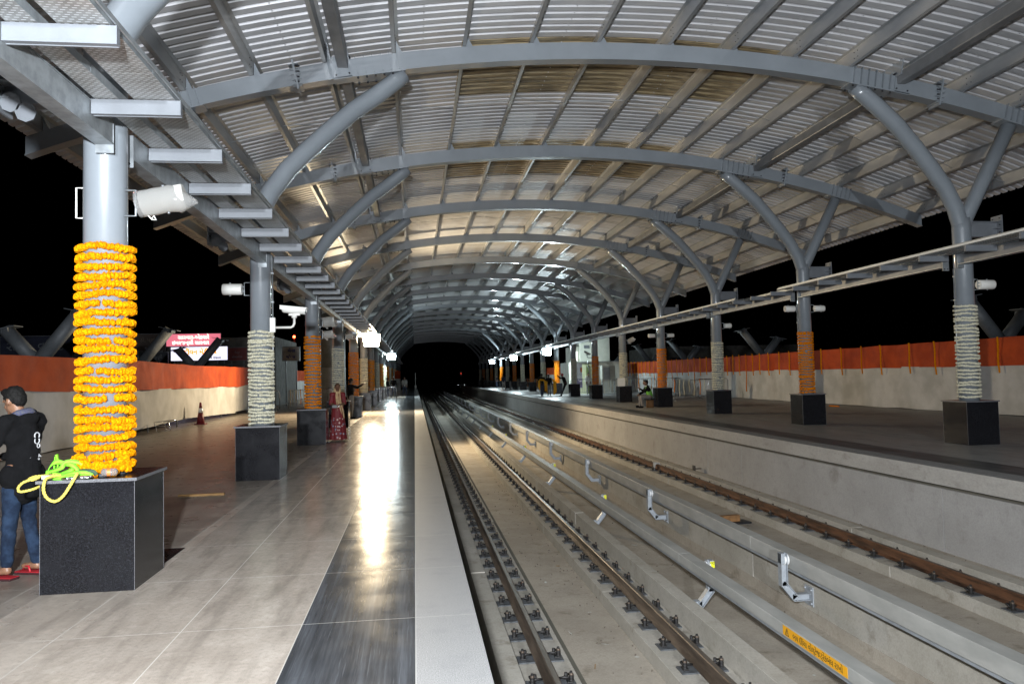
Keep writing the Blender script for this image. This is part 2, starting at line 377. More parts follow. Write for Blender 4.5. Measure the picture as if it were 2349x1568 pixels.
# rails with spring fasteners
def rail_profile(x, zt, h=.172):
    zb_ = zt-h
    return [(x-.075,zb_),(x+.075,zb_),(x+.075,zb_+.011),(x+.016,zb_+.032),(x+.009,zb_+.05),(x+.009,zt-.045),(x+.035,zt-.034),(x+.036,zt-.008),(x+.028,zt),
            (x-.028,zt),(x-.036,zt-.008),(x-.035,zt-.034),(x-.009,zt-.045),(x-.009,zb_+.05),(x-.016,zb_+.032),(x-.075,zb_+.011)]
def fastener_mesh(side):
    b = MB(); s = side
    b.m(padm).bb((s*.02 if s>0 else -.235,-.10,0),(.235 if s>0 else -.02,.10,.018), .006)
    b.m(blackm).bb((s*.175-.028,-.045,.018),(s*.175+.028,.045,.034), .005)
    for r_, z in ((.024,.045),(.022,.058),(.024,.071),(.022,.084)): b.cyl((s*.185,-.03,z-.006),(s*.185,-.03,z+.006), r_, n=10)
    b.cyl((s*.185,-.03,.018),(s*.185,-.03,.125), .013, n=8); b.m(railm).cyl((s*.185,-.03,.088),(s*.185,-.03,.108), .021, n=6)
    b.m(blackm).tube([(s*.13,.05,.03),(s*.17,.075,.065),(s*.20,.05,.07),(s*.19,.02,.05),(s*.12,.02,.055),(s*.085,.04,.045)], .011, 6)
    b.cyl((s*.15,.045,.03),(s*.15,.045,.088), .016, n=8)
    b.v = [(p[0]*1.12, p[1]*1.12, p[2]*1.18) for p in b.v]
    return b.mesh('fastener')
fmL, fmR = fastener_mesh(-1), fastener_mesh(1)
RAILS = [(1.375,-1.432,railm,'brown worn rail nearest the left platform edge'), (3.07,-1.432,railm,'second rail from the left, polished head with brown sides'),
         (5.80,-1.27,rust,'rusty rail half hidden behind the farther grey conductor cover'), (7.585,-1.265,rust,'very rusty rail nearest the right platform wall')]
for i, (x, zt, mt, lab) in enumerate(RAILS):
    t = thing('running_rail', lab, 'rail', (x, 0, zt-.172), group='running rails')
    b = MB().m(mt); pr = rail_profile(0, .172); b.prism(pr, Y0, Y1); b.obj('rail_profile', t)
    b = MB().m(railh if i < 2 else railm); b.box((-.024,Y0,.1722),(.024,Y1,.1732)); b.obj('rail_head', t)
    y = 5.86 if i < 2 else 5.6; y += [0,.1,0,.3][i]; y -= .725*8
    ys = [y+.725*k for k in range(195)]
    vis = [q for q in ys if q > 2.][:50]
    for q in vis:
        for me in (fmL, fmR):
            o = bpy.data.objects.new('fastener', me); S.collection.objects.link(o); o.parent = t; o.location = (0, q, -.015)
    far = MB()
    for me in (fmL, fmR):
        pass
    for q in [q for q in ys if q > vis[-1]]:
        for s_ in (-1, 1): far.m(blackm).box((s_*.16-.06,q-.06,-.012),(s_*.16+.06,q+.06,.06))
    tag(far.obj('fastener_row', t), 'far fasteners along the rail', kind='stuff')

# conductor rails under grey covers
def conductor(x0, x1, zt, side, ys, label, wall_x):
    t = thing('conductor_rail', label, 'rail', (0,0,0), group='covered conductor rails')
    h = .13 if side < 0 else .19
    y = Y0
    k = 0
    while y < Y1:       # cover pieces butted along the line
        y2 = min(y+5.2, Y1); b = MB().m(frp)
        b.bb((x0,y+.002,zt-h),(x1,y2-.002,zt), .006); b.obj('cover', t); y = y2
    b = MB().m(galvb); b.box((x0+.04,Y0,zt-h-.055),(x1-.04,Y1,zt-h+.01)); b.obj('contact_bar', t)
    xm = x0 if side > 0 else x1
    bm_ = MB().m(galvb)     # bent support arm, local to bracket position
    W = .045
    if side > 0:    # arm on the left of rail B, foot on wall at right
        pts = [(-.075,-.02),(-.075,-.42),(.07,-.60),(wall_x-x0-.01,-.60)]
    else:           # arm on the right of rail A, foot on kerb at left
        pts = [(x1-x0+.075,-.02),(x1-x0+.075,-.42),(x1-x0-.07,-.60),(wall_x-x0+.01,-.60)]
    wd = .05
    for (xa, za), (xb, zb_) in zip(pts[:-1], pts[1:]):
        d = Vector((xb-xa, 0, zb_-za)); L_ = d.length; d.normalize(); nrm = Vector((-d.z,0,d.x))
        A = Vector((xa,0,za)); B_ = Vector((xb,0,zb_))
        for off, t_, y0_, y1_ in ((-.045,.007,-wd,wd),(.038,.007,-wd,wd)):
            q = [A+nrm*off-d*.02, B_+nrm*off+d*.02, B_+nrm*(off+t_)+d*.02, A+nrm*(off+t_)-d*.02]
            bm_.add([(p.x,y0_,p.z) for p in q]+[(p.x,y1_,p.z) for p in q], [(0,1,2,3)[::-1],(4,5,6,7),(0,1,5,4),(1,2,6,5),(2,3,7,6),(3,0,4,7)])
        q = [A+nrm*-.04-d*.02, B_+nrm*-.04+d*.02, B_+nrm*.04+d*.02, A+nrm*.04-d*.02]
        bm_.add([(p.x,-.006,p.z) for p in q]+[(p.x,.006,p.z) for p in q], [(0,1,2,3)[::-1],(4,5,6,7),(0,1,5,4),(1,2,6,5),(2,3,7,6),(3,0,4,7)])
    wx = wall_x-x0
    bm_.bb((wx-(.014 if side>0 else -.0),-.11,-.72),(wx+(0 if side>0 else .014),.11,-.46), .004)
    for s_ in (-1, 1):
        for z in (-.68,-.50): bm_.cyl((wx-.035*side,s_*.08,z),(wx,s_*.08,z), .014, n=6)
    me = bm_.mesh('bracket')
    bi = MB().m(ceramic)
    cxs = -.03 if side > 0 else (x1-x0)+.03; dr = 1 if side > 0 else -1
    for k_, r_ in enumerate((.075,.05,.075,.05)): bi.cyl((cxs-dr*.035+dr*.022*k_-.009,0,-.09),(cxs-dr*.035+dr*.022*k_+.009,0,-.09), r_, n=16)
    bi.m(galvb).bb((cxs-dr*.06-.03,-.055,-.14),(cxs-dr*.06+.03,.055,-.0), .006)
    mi = bi.mesh('insulator')
    for n_, q in enumerate(ys):
        o = bpy.data.objects.new('bracket', me); S.collection.objects.link(o); o.parent = t; o.location = (x0, q, zt+.02)
        p = bpy.data.objects.new('insulator', mi); S.collection.objects.link(p); p.parent = o; p.location = (0,0,0)
        if side < 0 and n_ < 6:
            b = MB().m(yel); b.box((x1-x0+.065,-.03,-.10),(x1-x0+.13,-.056,-.012)); g_ = b.obj('number_tag', o)
            if n_ == 0: text('19D', .045, ink, Matrix.Translation((x1-x0+.097,-.0575,-.035)) @ Matrix.Rotation(pi/2,4,'X'), o, 'tag_lettering')
    return t
ysA = [10.46+6.1*k for k in range(0,20)]; ysB = [9.84+5.9*k for k in range(0,21)]
condA = conductor(3.845, 4.03, -1.05, -1, ysA, 'nearer grey covered conductor rail carrying the orange warning label', 3.575)
condB = conductor(4.97, 5.17, -.85, 1, [3.94]+ysB, 'farther grey covered conductor rail on bent steel brackets', 5.265)
b = MB().m(warn_o); b.box((3.8435,6.56,-1.163),(3.8455,7.78,-1.064)); lb = b.obj('warning_label', condA)
MX = Matrix(((0,0,-1,3.8425),(-1,0,0,0),(0,1,0,0),(0,0,0,1)))
def onlabel(y, z): M = MX.copy(); M[1][3] = y; M[2][3] = z; return M
text('ભય ઊંચા વોલ્ટેજ', .082, ink, onlabel(7.30,-1.118), condA, 'warning_lettering')
text('ટ્રેકબંધ રાખો', .082, ink, onlabel(6.83,-1.118), condA, 'warning_lettering')
b = MB().m(ink)
for p, q in (((7.73,-1.150),(7.65,-1.150)),((7.73,-1.150),(7.69,-1.078)),((7.65,-1.150),(7.69,-1.078))):
    b.cyl((3.843,p[0],p[1]),(3.843,q[0],q[1]), .0028, n=5)
b.tube([(3.843,7.688,-1.098),(3.843,7.696,-1.118),(3.843,7.684,-1.118),(3.843,7.692,-1.142)], .003, 5); b.obj('voltage_symbol', condA)

# ------------------------------------------------------------------ canopy roof
roof = thing('station_canopy', 'long arched canopy of ribbed metal sheet on grey steel arches', 'canopy', (CX, 7.6, 6.0))
IR = Matrix.Translation((-CX,-7.6,-6.0))
def robj(b, name, parent=None):
    o = b.obj(name); o.data.transform(IR if not parent else IR); o.parent = parent or roof; return o
DK = .33+.272
def deck_pts(x0, x1, y, dz):
    n = max(2, int((x1-x0)/.45)); return [(x0+(x1-x0)*i/n, y, zb(x0+(x1-x0)*i/n)+DK+dz) for i in range(n+1)]
RIB = .2545
def deck_piece(b, x0, x1, y0, y1, lift=0.):
    prof = []; k0 = math.ceil(y0/RIB-1e-6); y = y0; prof.append((y0, .0))
    for k in range(k0, int(y1/RIB)+1):
        c = k*RIB
        for dy, dz in ((-.052,0.),(-.030,.036),(.030,.036),(.052,0.)):
            if y0 < c+dy < y1: prof.append((c+dy, dz))
    prof.append((y1, .0)); rows = [deck_pts(x0, x1, q, z+lift) for q, z in prof]
    b.grid(rows, smooth=False)
XE0, XE1 = -6.95, 15.7
b = MB().m(deck)
sky_rects = [(1.03, 7.75, YA(1)+.25, YA(1)+3.2), (1.03, 7.75, YA(2)+.25, YA(2)+4.05)]
yy = [Y0]+[v for r in sky_rects for v in (r[2], r[3])]+[Y1-1.5]
for i, (ya, yb_) in enumerate(zip(yy[:-1], yy[1:])):
    if i % 2 == 0: deck_piece(b, XE0, XE1, ya, yb_)
    else:
        deck_piece(b, XE0, 1.03, ya, yb_); deck_piece(b, 7.75, XE1, ya, yb_)
robj(b, 'roof_sheet')
for r in sky_rects:
    b = MB().m(sky_l); deck_piece(b, r[0]-.05, r[1]+.05, r[2]-.04, r[3]+.04, .006); robj(b, 'translucent_panel')
# lap seams with screws under the sheet
b = MB().m(deck)
for x in (.27, 3.05, 5.8, 8.3, -2.2, 11.0):
    for k in range(int(Y0/RIB), int(Y1/RIB)):
        y = k*RIB; 
        if y < 60: b.cyl((x,y,zb(x)+DK-.004),(x,y,zb(x)+DK+.012), .012, n=6)
tag(robj(b, 'sheet_screws'), kind='stuff')
def arch(k):
    y = YA(k); b = MB().m(steel); W = .095; n = 44; rows = [[], [], [], []]; xs = [-6.72+(15.12+6.72)*i/n for i in range(n+1)]
    P = []
    for x in xs:
        z = zb(x); P.append([(x,y-W,z),(x,y-W,z+.33),(x,y+W,z+.33),(x,y+W,z)])
    b.grid(P, smooth=False, closed=True)
    i0 = len(b.v)-4
    b.f += [[i0,i0+1,i0+2,i0+3],[len(b.v)-4*(n+1)+q for q in (3,2,1,0)]]; b.mi += [b.cur]*2; b.sm += [False]*2
    # bottom flange lip
    P = [[(x,y-W-.03,zb(x)-.012),(x,y-W-.03,zb(x)+.004),(x,y+W+.03,zb(x)+.004),(x,y+W+.03,zb(x)-.012)] for x in xs]
    b.grid(P, smooth=False, closed=True)
    for s in (-1, 1):
        def X(d): return CX+s*d
        # splice with fins
        def slab(d, w_, z0, z1, y0_, y1_, m_=steel):
            x = X(d); b.m(m_); sl = atan2(slope(x), 1)
            M = Matrix.Translation((x, y, zb(x))) @ Matrix.Rotation(-sl, 4, 'Y')
            b.box((-w_/2, y0_, z0),(w_/2, y1_, z1), M)
        slab(6.42, .035, -.10, .46, -.17, .17)
        for z in (.0,.09,.19,.29,.38): slab(6.42, .18, z-.008, z+.008, -.15, .15)
        slab(6.42, .16, -.05, -.036, -.16, .16)
        for z in (.05,.14,.24,.34):
            for e in (-1, 1):
                x = X(6.42); b.m(bolt).cyl((x-.04,y+e*.135,zb(x)+z),(x+.04,y+e*.135,zb(x)+z), .014, n=6)
        # stiffened seat over the inner branch
        for q in range(6): slab(4.55+q*.155, .012, .0, .34, -.16, .16)
        sx = X(4.93); slab(4.93, .98, -.05, -.022, -.17, .17)
        for q in range(6): 
            for e in (-1, 1):
                x = X(4.52+q*.16); b.m(bolt).cyl((x,y+e*.145,zb(x)-.085),(x,y+e*.145,zb(x)-.02), .018, n=6)
        dd = 8.16 if s > 0 else 8.42; slab(dd, .7, -.04, -.014, -.17, .17)
        for q in range(5): slab(dd-.26+q*.13, .012, .0, .34, -.15, .15)
        # tie beam plates
        slab(5.60, .34, -.03, .40, -.125, .125)
        for e in (-.12, .12):
            for z in (.05, .36):
                x = X(5.6+e); b.m(bolt).cyl((x,y-.14,zb(x)+z),(x,y+.14,zb(x)+z), .018, n=6)
        slab(5.60+.16, .02, .28, .62, -.30, .30); slab(5.6-.16, .02, .28, .62, -.30, .30)
    # purlin cleats on top
    for x in PX:
        b.m(steel); z = zb(x)+.33
        b.add([(x+.012,y-.08,z),(x+.14,y-.08,z),(x+.012,y-.08,z+.255),(x+.012,y+.08,z),(x+.14,y+.08,z),(x+.012,y+.08,z+.255)], [(0,1,2),(3,5,4),(0,3,4,1),(1,4,5,2),(0,2,5,3)])
    return robj(b, 'arch')
PX = [-6.45,-5.25,-4.03,-2.84,-1.53,-.26,1.07,2.37,3.69,5.06,6.37,7.65,8.86,10.15,11.3,12.5,13.75,15.0]
for k in range(-1, NK): arch(k)
for x in PX:
    b = MB().m(pur); sl = slope(x); z0 = zb(x)+.333
    s = 1 if x >= CX else -1; f_ = .065
    pr = [(x-s*.004,z0),(x+s*f_,z0),(x+s*f_,z0+.004),(x+s*.004,z0+.004),(x+s*.004,z0+.264),(x-s*f_,z0+.264),(x-s*f_,z0+.268),(x-s*.004,z0+.268)]
    # shear in z so the section follows the roof slope
    pr = [(px, pz+sl*(px-x)) for px, pz in pr]
    if s < 0: pr = pr[::-1]
    b.prism(pr, Y0+.5, Y1-2)
    if x > -6:
        for k in range(-1, 12):
            for dy in (-.42,-.30,.30,.42):
                for dz in (.07,.19): b.m(bolt).cyl((x-.012,YA(k)+dy,z0+dz),(x+.012,YA(k)+dy,z0+dz), .011, n=5)
    robj(b, 'purlin')
for d in (-1, 1):
    x = CX+d*5.6; b = MB().m(tie); z0 = zb(x)+.335
    b.bb((x-.1,Y0+.4,z0-.17),(x+.1,Y1-3,z0+.05), .02); robj(b, 'tie_beam')
b = MB().m(galv)
for k in range(-1, 10):
    for i, (xa, xb) in enumerate(zip(PX[:-1], PX[1:])):
        y = YA(k)+SP*.47; o = .0 if i % 2 else .28
        b.cyl((xa, y+o, zb(xa)+.33+.13),(xb, y+.28-o, zb(xb)+.33+.06), .007, n=5, caps=False)
tag(robj(b, 'sag_rod'), kind='stuff')

# ------------------------------------------------------------------ columns
def column_mesh(side, k):
    """parts as meshes, local to the column foot; side -1 left, +1 right; inner = towards the tracks"""
    s = side; R = .172 if s < 0 else .185; out = {}
    g = .355; h = .872
    b = MB().m(gran)
    for a, c in (((-g,-g,0),(g,g,h)),): b.bb(a, c, .004)
    b.m(grane)
    for e in (-1,1):
        for f in (-1,1): b.box((e*g-.0016,f*g-.0016,.002),(e*g+.0016,f*g+.0016,h-.002))
    out['pedestal'] = b
    b = MB().m(gran); b.box((-g-.022,-g-.022,h),(g+.022,g+.022,h+.0255)); b.m(grane)
    b.box((-g-.024,-g-.024,h+.0005),(g+.024,-g-.0215,h+.025)); b.box((g+.0215,-g-.0212,h+.0005),(g+.024,g+.024,h+.025)); b.box((-g-.024,-g-.0212,h+.0005),(-g-.0215,g+.024,h+.025))
    out['pedestal_slab'] = b
    b = MB().m(steel); b.tube([(0,0,h+.02),(0,0,4.5),(0,0,4.72)], [R,R,R*.99], 40); out['shaft'] = b
    dyc = (YA(0)-(YL(0) if s < 0 else YR(0)))       # arch sits slightly beyond / before the column foot
    dx = lambda d: -s*d                              # d>0 : towards the tracks
    b = MB().m(steel)
    ctl = [(-.03,4.45),(.03,4.62),(.155,4.93),(.42,5.36),(.74,5.74),(1.13,6.16),(1.56,6.60),(2.0,6.96),(2.34,7.24),(2.50,7.37)]
    b.tube([(dx(d), dyc*min(1,max(0,(z-4.6)/2.4)), z) for d, z in ctl], [.165]*10, 28)
    xc_ = XLc if s < 0 else XRc
    def clampz(b, off): b.v = [(p[0], p[1], min(p[2], zb(xc_+p[0])-off)) for p in b.v]
    clampz(b, .045)
    out['inner_branch'] = b
    b = MB().m(steel); b.tube([(-dx(.02), 0, 4.5),(-dx(.1), dyc*.05, 4.74),(-dx(.94 if s > 0 else 1.42), dyc, 6.62)], [.15,.15,.15], 28); clampz(b, .035)
    out['outer_branch'] = b
    b = MB().m(steel_d); o = -dx(1)
    x1, x2 = sorted((o*(R-.01), o*.82)); z1 = 4.04 if s < 0 else 4.34
    b.box((x1,-.01,z1),(x2,.01,z1+.30)); b.box((x1,-.07,z1+.30),(x2,.07,z1+.315)); b.box((x1,-.07,z1-.015),(x2,.07,z1))
    xe = o*.83; b.box((xe-.012,-.15,z1-.08),(xe+.012,.15,z1+.44))
    for z in (z1+.02, z1+.16, z1+.30): b.box((min(xe,xe-o*.12),-.13,z-.006),(max(xe,xe-o*.12),.13,z+.006))
    if s < 0:
        for q, (ox, oz) in enumerate(((.12,-.02),(.24,-.10))):
            b.m(steel_d).cyl((xe-o*ox,-.12,z1+oz),(xe-o*ox,-.10,z1+oz), .085, n=8)
    for yy_ in (-.1,.1):
        for z in (z1+.08, z1+.24, z1+.38): b.m(bolt).cyl((xe-.03,yy_,z),(xe+.03,yy_,z), .014, n=6)
    out['side_bracket'] = b
    b = MB().m(galv); cxp = dx(R+.022) ; b.cyl((cxp,.03,h+.03),(cxp,.03,3.66), .012, n=8)
    for z in (1.2,1.8,2.4,3.0,3.5): b.box((cxp-.02,.012,z-.01),(cxp+.02,.048,z+.01))
    out['conduit'] = b
    return {n: q.mesh(n) for n, q in out.items()}
CM = {-1: column_mesh(-1, 0), 1: column_mesh(1, 0)}
cols = {}
def colword(k, s): return ('nearest' if k == 0 else ORD[k])
for s in (-1, 1):
    for k in range(-1, NK):
        if s > 0 and k < 0: continue
        x = XLc if s < 0 else XRc; y = YL(k) if s < 0 else YR(k)
        i = k if s < 0 else k-1
        row = 'left' if s < 0 else 'right'
        if k == -1 or (s > 0 and k == 0): lab = 'forked grey column of the %s row standing just outside the picture' % row
        else: lab = 'forked grey steel column on black granite pedestal, %s from the camera in the %s row' % (ORD[i], row)
        t = thing('canopy_column', lab, 'column', (x, y, 0 if s < 0 else .012), group='forked canopy columns')
        for n, me in CM[s].items():
            o = bpy.data.objects.new(n, me); S.collection.objects.link(o); o.parent = t
            if n == 'pedestal_slab': o.parent = [c for c in t.children if c.name.split('.')[0] == 'pedestal'][0]
            if n == 'conduit' and s < 0 and k == 0: bpy.data.objects.remove(o)
        cols[(s, k)] = t

# ------------------------------------------------------------------ garlands wound round the columns
def flower(sz, seed, lod):
    rnd = random.Random(seed); bm = bmesh.new(); bmesh.ops.create_icosphere(bm, subdivisions=lod, radius=1)
    for v in bm.verts:
        d = 1+.10*noise.noise(v.co*3.1+Vector((seed*3.7,0,0)))+rnd.uniform(-.19,.13); v.co *= d
    bm.verts.index_update(); r = ([v.co*sz for v in bm.verts], [[v.index for v in f.verts] for f in bm.faces]); bm.free(); return r
def garland(R, z0, z1, n, th, per, m, lod=2, seed=1, wob=1., thin=.055):
    rnd = random.Random(seed); b = MB().m(m); fl = [flower(1, seed*10+q, lod) for q in range(5)]
    rad = R+thin*.42
    for k in range(n):
        zc = z1-(z1-z0)*k/(n-1)+rnd.uniform(-.010,.010)*wob; tilt = rnd.uniform(-.10,.10)*wob; ta = rnd.uniform(0,2*pi) if rnd.random() < .4 else rnd.uniform(-.5,.5)
        gap = rnd.random() < .14; ga = rnd.uniform(-2.4,-.8)
        for j in range(per):
            a = 2*pi*(j+rnd.uniform(-.2,.2))/per
            if gap and abs(a-2*pi-ga) < .07: continue
            zz = zc+tilt*R*cos(a-ta)+rnd.uniform(-.1,.1)*th+.006*sin(3*a+k)
            s_ = th*.5*rnd.uniform(.88,1.18); rr = rad+rnd.uniform(-.004,.006)
            vs, fs = fl[(k*7+j*3) % 5]; M = Matrix.Rotation(a, 3, 'Z')
            L_ = 2*pi*rad/per*.80
            ro = Matrix.Rotation(rnd.uniform(-.35,.35),3,'X')
            off = Vector((rr*cos(a), rr*sin(a), zz)); cc = ro
            b.add([off+M@(cc@Vector((q.x*thin*.52, q.y*L_, q.z*s_*1.0))) for q in vs], fs, lod < 2)
    return b
def put_garland(s, k, me, lab, oz=0):
    o = bpy.data.objects.new('flower_garland', me); S.collection.objects.link(o)
    c = cols[(s, k)]; o.location = (c.location.x, c.location.y, c.location.z+oz)
    tag(o, lab, 'garland', 'flower garlands wound round the columns'); return o
gm = {}
def near_extra(b, seed):   # loose loops piled at the foot of the first garland
    rnd = random.Random(seed); fl = [flower(1, 90+q, 2) for q in range(4)]
    for j in range(46):
        a = -2.9+2.6*j/46+rnd.uniform(-.05,.05); z = .935+rnd.uniform(0,.07)+(.03*sin(j*.5)); rr = .232+rnd.uniform(-.01,.02)
        vs, fs = fl[j % 4]; b.add([Vector((rr*cos(a), rr*sin(a), z))+q*.036 for q in vs], fs, False)
    return b
near_g = near_extra(garland(.172, .965, 2.80, 24, .066, 46, mari, 2, 3, 1., .068), 5).mesh('flower_garland')
g2 = garland(.172, .935, 2.47, 27, .043, 38, jas, 2, 4, .9, .05).mesh('flower_garland')
go = [garland(.172, .94, 2.74, 24, .060, 24, mari_o, 1, 11+q, .9, .05).mesh('flower_garland') for q in range(2)]
gw = [garland(.172, .94, 2.66, 27, .05, 26, jas, 1, 21+q, .8, .05).mesh('flower_garland') for q in range(2)]
gor = [garland(.185, .94, 2.70, 26, .058, 22, mari_o, 1, 31+q, .8, .05).mesh('flower_garland') for q in range(2)]
gwr1 = garland(.185, .97, 2.86, 25, .048, 34, jas, 2, 41, 1.1, .045).mesh('flower_garland')
gwr = [garland(.185, .94, 2.70, 27, .05, 20, jas, 1, 42+q, .8, .05).mesh('flower_garland') for q in range(2)]
goM = [garland(.172, .94, 2.70, 26, .06, 16, mari, 1, 51+q, .9, .055).mesh('flower_garland') for q in range(2)]
for k in range(0, NK):
    c = 'orange marigold' if k % 2 == 0 else 'cream blossom'
    me = near_g if k == 0 else g2 if k == 1 else (go[k % 4//2] if k in (2,4) else goM[k % 4//2]) if k % 2 == 0 else gw[k % 4//2]
    put_garland(-1, k, me, 'thick golden marigold garland wound round the nearest left column' if k == 0 else '%s garland wound round the %s column of the left row' % (c, ORD[k]))
for k in range(1, NK):
    c = 'orange marigold' if k % 2 == 0 else 'cream blossom'
    me = gwr1 if k == 1 else gor[k % 4//2] if k % 2 == 0 else gwr[k % 4//2]
    put_garland(1, k, me, '%s garland wound round the %s column of the right row' % (c, ORD[k-1]))

# ------------------------------------------------------------------ cable trays on cross arms
def tray(side):
    mir = (lambda x: x) if side < 0 else (lambda x: 2*CX-x)
    lab = 'perforated twin cable tray on cross arms along the left columns' if side < 0 else 'perforated cable tray on cross arms along the right columns'
    t = thing('cable_tray', lab, 'cable tray', (0,0,0), group='cable trays hung along the platforms')
    def bx(b, x0, x1, y0, y1, z0, z1):
        a, c = sorted((mir(x0), mir(x1))); b.box((a,y0,z0),(c,y1,z1)); return b
    zo = 0 if side < 0 else .09; F = 1.0 if side < 0 else 1.04
    zt = 3.86+zo
    for k in range(-5, 100):
        y = (4.87 if side < 0 else 5.2)+1.29*F*k
        if y > 125: break
        b = MB().m(steel_d); bx(b, -2.452, -1.795, y, y+.045, zt-.115, zt); bx(b, -2.45, -1.793, y+.045, y+.058, zt-.119, zt-.105); bx(b, -1.795, -1.789, y-.002, y+.05, zt-.117, zt+.002)
        b.obj('cross_arm', t)
    for k in range(-2, NK-1):
        ya = (YL(k) if side < 0 else YR(k))+.23; yb_ = ya+SP-.46
        b = MB().m(galv); z0 = 3.64+zo
        bx(b, -2.60, -2.455, ya, yb_, z0, z0+.013); bx(b, -2.60, -2.455, ya, yb_, zt-.013, zt)
        if side > 0: b.m(tie)
        bx(b, -2.53, -2.46 if side < 0 else -2.52, ya, yb_, z0+.0135, zt-.0135)
        b.m(galv)
        for e, yy_ in ((0, ya-.012),(1, yb_)):
            bx(b, -2.60, -2.455, yy_, yy_+.012, z0-.07, zt)
        b.obj('bearer_beam', t)
        b = MB().m(bolt)
        for yy_ in (ya-.02, yb_+.012):
            for x in (-2.565, -2.49): b.cyl((mir(x),yy_-.006,z0-.036),(mir(x),yy_+.014,z0-.036), .013, n=6)
        b.obj('beam_bolt', t)
    segs = [(Y0, 125)] if side < 0 else [(Y0, 20.9), (23.9, 125)]
    for j, (xa, xb, nm) in enumerate(((-2.425,-2.25,'narrow_tray'), (-2.135,-1.83,'wide_tray'))):
        for (ya, yb_) in (segs if j else [(Y0, 125)]):
            y = ya
            while y < yb_ and y < 110:
                y2 = min(y+2.58*2*F, yb_)
                b = MB().m(perf); bx(b, xa, xb, y+.004, y2-.004, zt+.005, zt+.008)
                b.m(galv); bx(b, xa-.002, xa, y+.004, y2-.004, zt+.004, zt+.065); bx(b, xb, xb+.002, y+.004, y2-.004, zt+.004, zt+.065)
                bx(b, xb-.02, xb+.003, y+.004, y2-.004, zt+.065, zt+.068)
                b.obj(nm, t); y = y2
    b = MB().m(galv if side < 0 else white_p)
    for ya, yb_ in segs: bx(b, -1.80, -1.788, ya, yb_, zt+.006, zt+.04)
    b.obj('edge_strip', t)
    return t
tray(-1); tray(1)

# ------------------------------------------------------------------ lit floodlights hung under the trays
def flood(x, y, z, warm, lab, E, rz=0., tilt=12):
    t = thing('floodlight', lab, 'lamp', (x, y, z), radians(rz), 'floodlights hung under the cable trays')
    M = Matrix.Rotation(radians(-tilt), 4, 'X')
    b = MB().m(steel_d); b.bb((-.36,.0,-.26),(.36,.09,.26), .015, M); b.box((-.40,-.0,-.02),(-.37,.04,.33)); b.box((.37,0,-.02),(.40,.04,.33)); b.box((-.40,0,.33),(.40,.04,.345)); b.cyl((0,.02,.34),(0,.02,.46), .012)
    b.obj('housing', t)
    b = MB().m(lw if warm else lc); b.box((-.33,-.006,-.23),(.33,-.001,.23), M); b.obj('lamp_glass', t)
    light('lamp_or_fill_light', 'POINT', (0,-.16,-.02), E*1.2, (1,.80,.52) if warm else (.78,.95,1.0), .09, t)
    return t
flood(-2.02, 37.0, 3.42, True, 'blazing warm floodlight under the left tray, brightest lamp in view', 3800)
flood(-1.95, 66.0, 3.42, False, 'cool white floodlight farther along under the left tray', 1100)
flood(10.55, 60.0, 3.42, False, 'large cool white floodlight under the right tray, nearest of the right three', 1300, 15)
flood(10.2, 78.0, 3.42, False, 'cool white floodlight under the right tray, middle of the right three', 1000, 12)
flood(10.2, 100.0, 3.42, False, 'small cool white floodlight, farthest under the right tray', 900, 10)

def added_flood(x, y, z, lab):  # invented tripod and housing for an added, unseen fill light
    t = thing('floodlight', lab, 'lamp', (x, y, 0), 0, 'floodlights hung under the cable trays')
    b = MB().m(steel_d); b.bb((-.2,-.12,z-.15),(.2,-.04,z+.15), .015); b.cyl((0,-.14,1.1),(0,-.14,z-.1), .018)
    for q in range(3): a = q*2.1+.5; b.cyl((0,-.14,1.15),(.6*cos(a),-.14+.6*sin(a),.01), .014)
    b.obj('added_tripod', t); b = MB().m(lc); b.box((-.17,-.04,z-.12),(.17,-.036,z+.12)); b.obj('lamp_glass', t)
added_flood(-.42, -.65, 2.45, 'added cool fill light on a tripod just behind the camera, outside the picture')
added_flood(-.35, -11.95, 2.5, 'added cool fill light on a tripod well behind the camera, outside the picture')

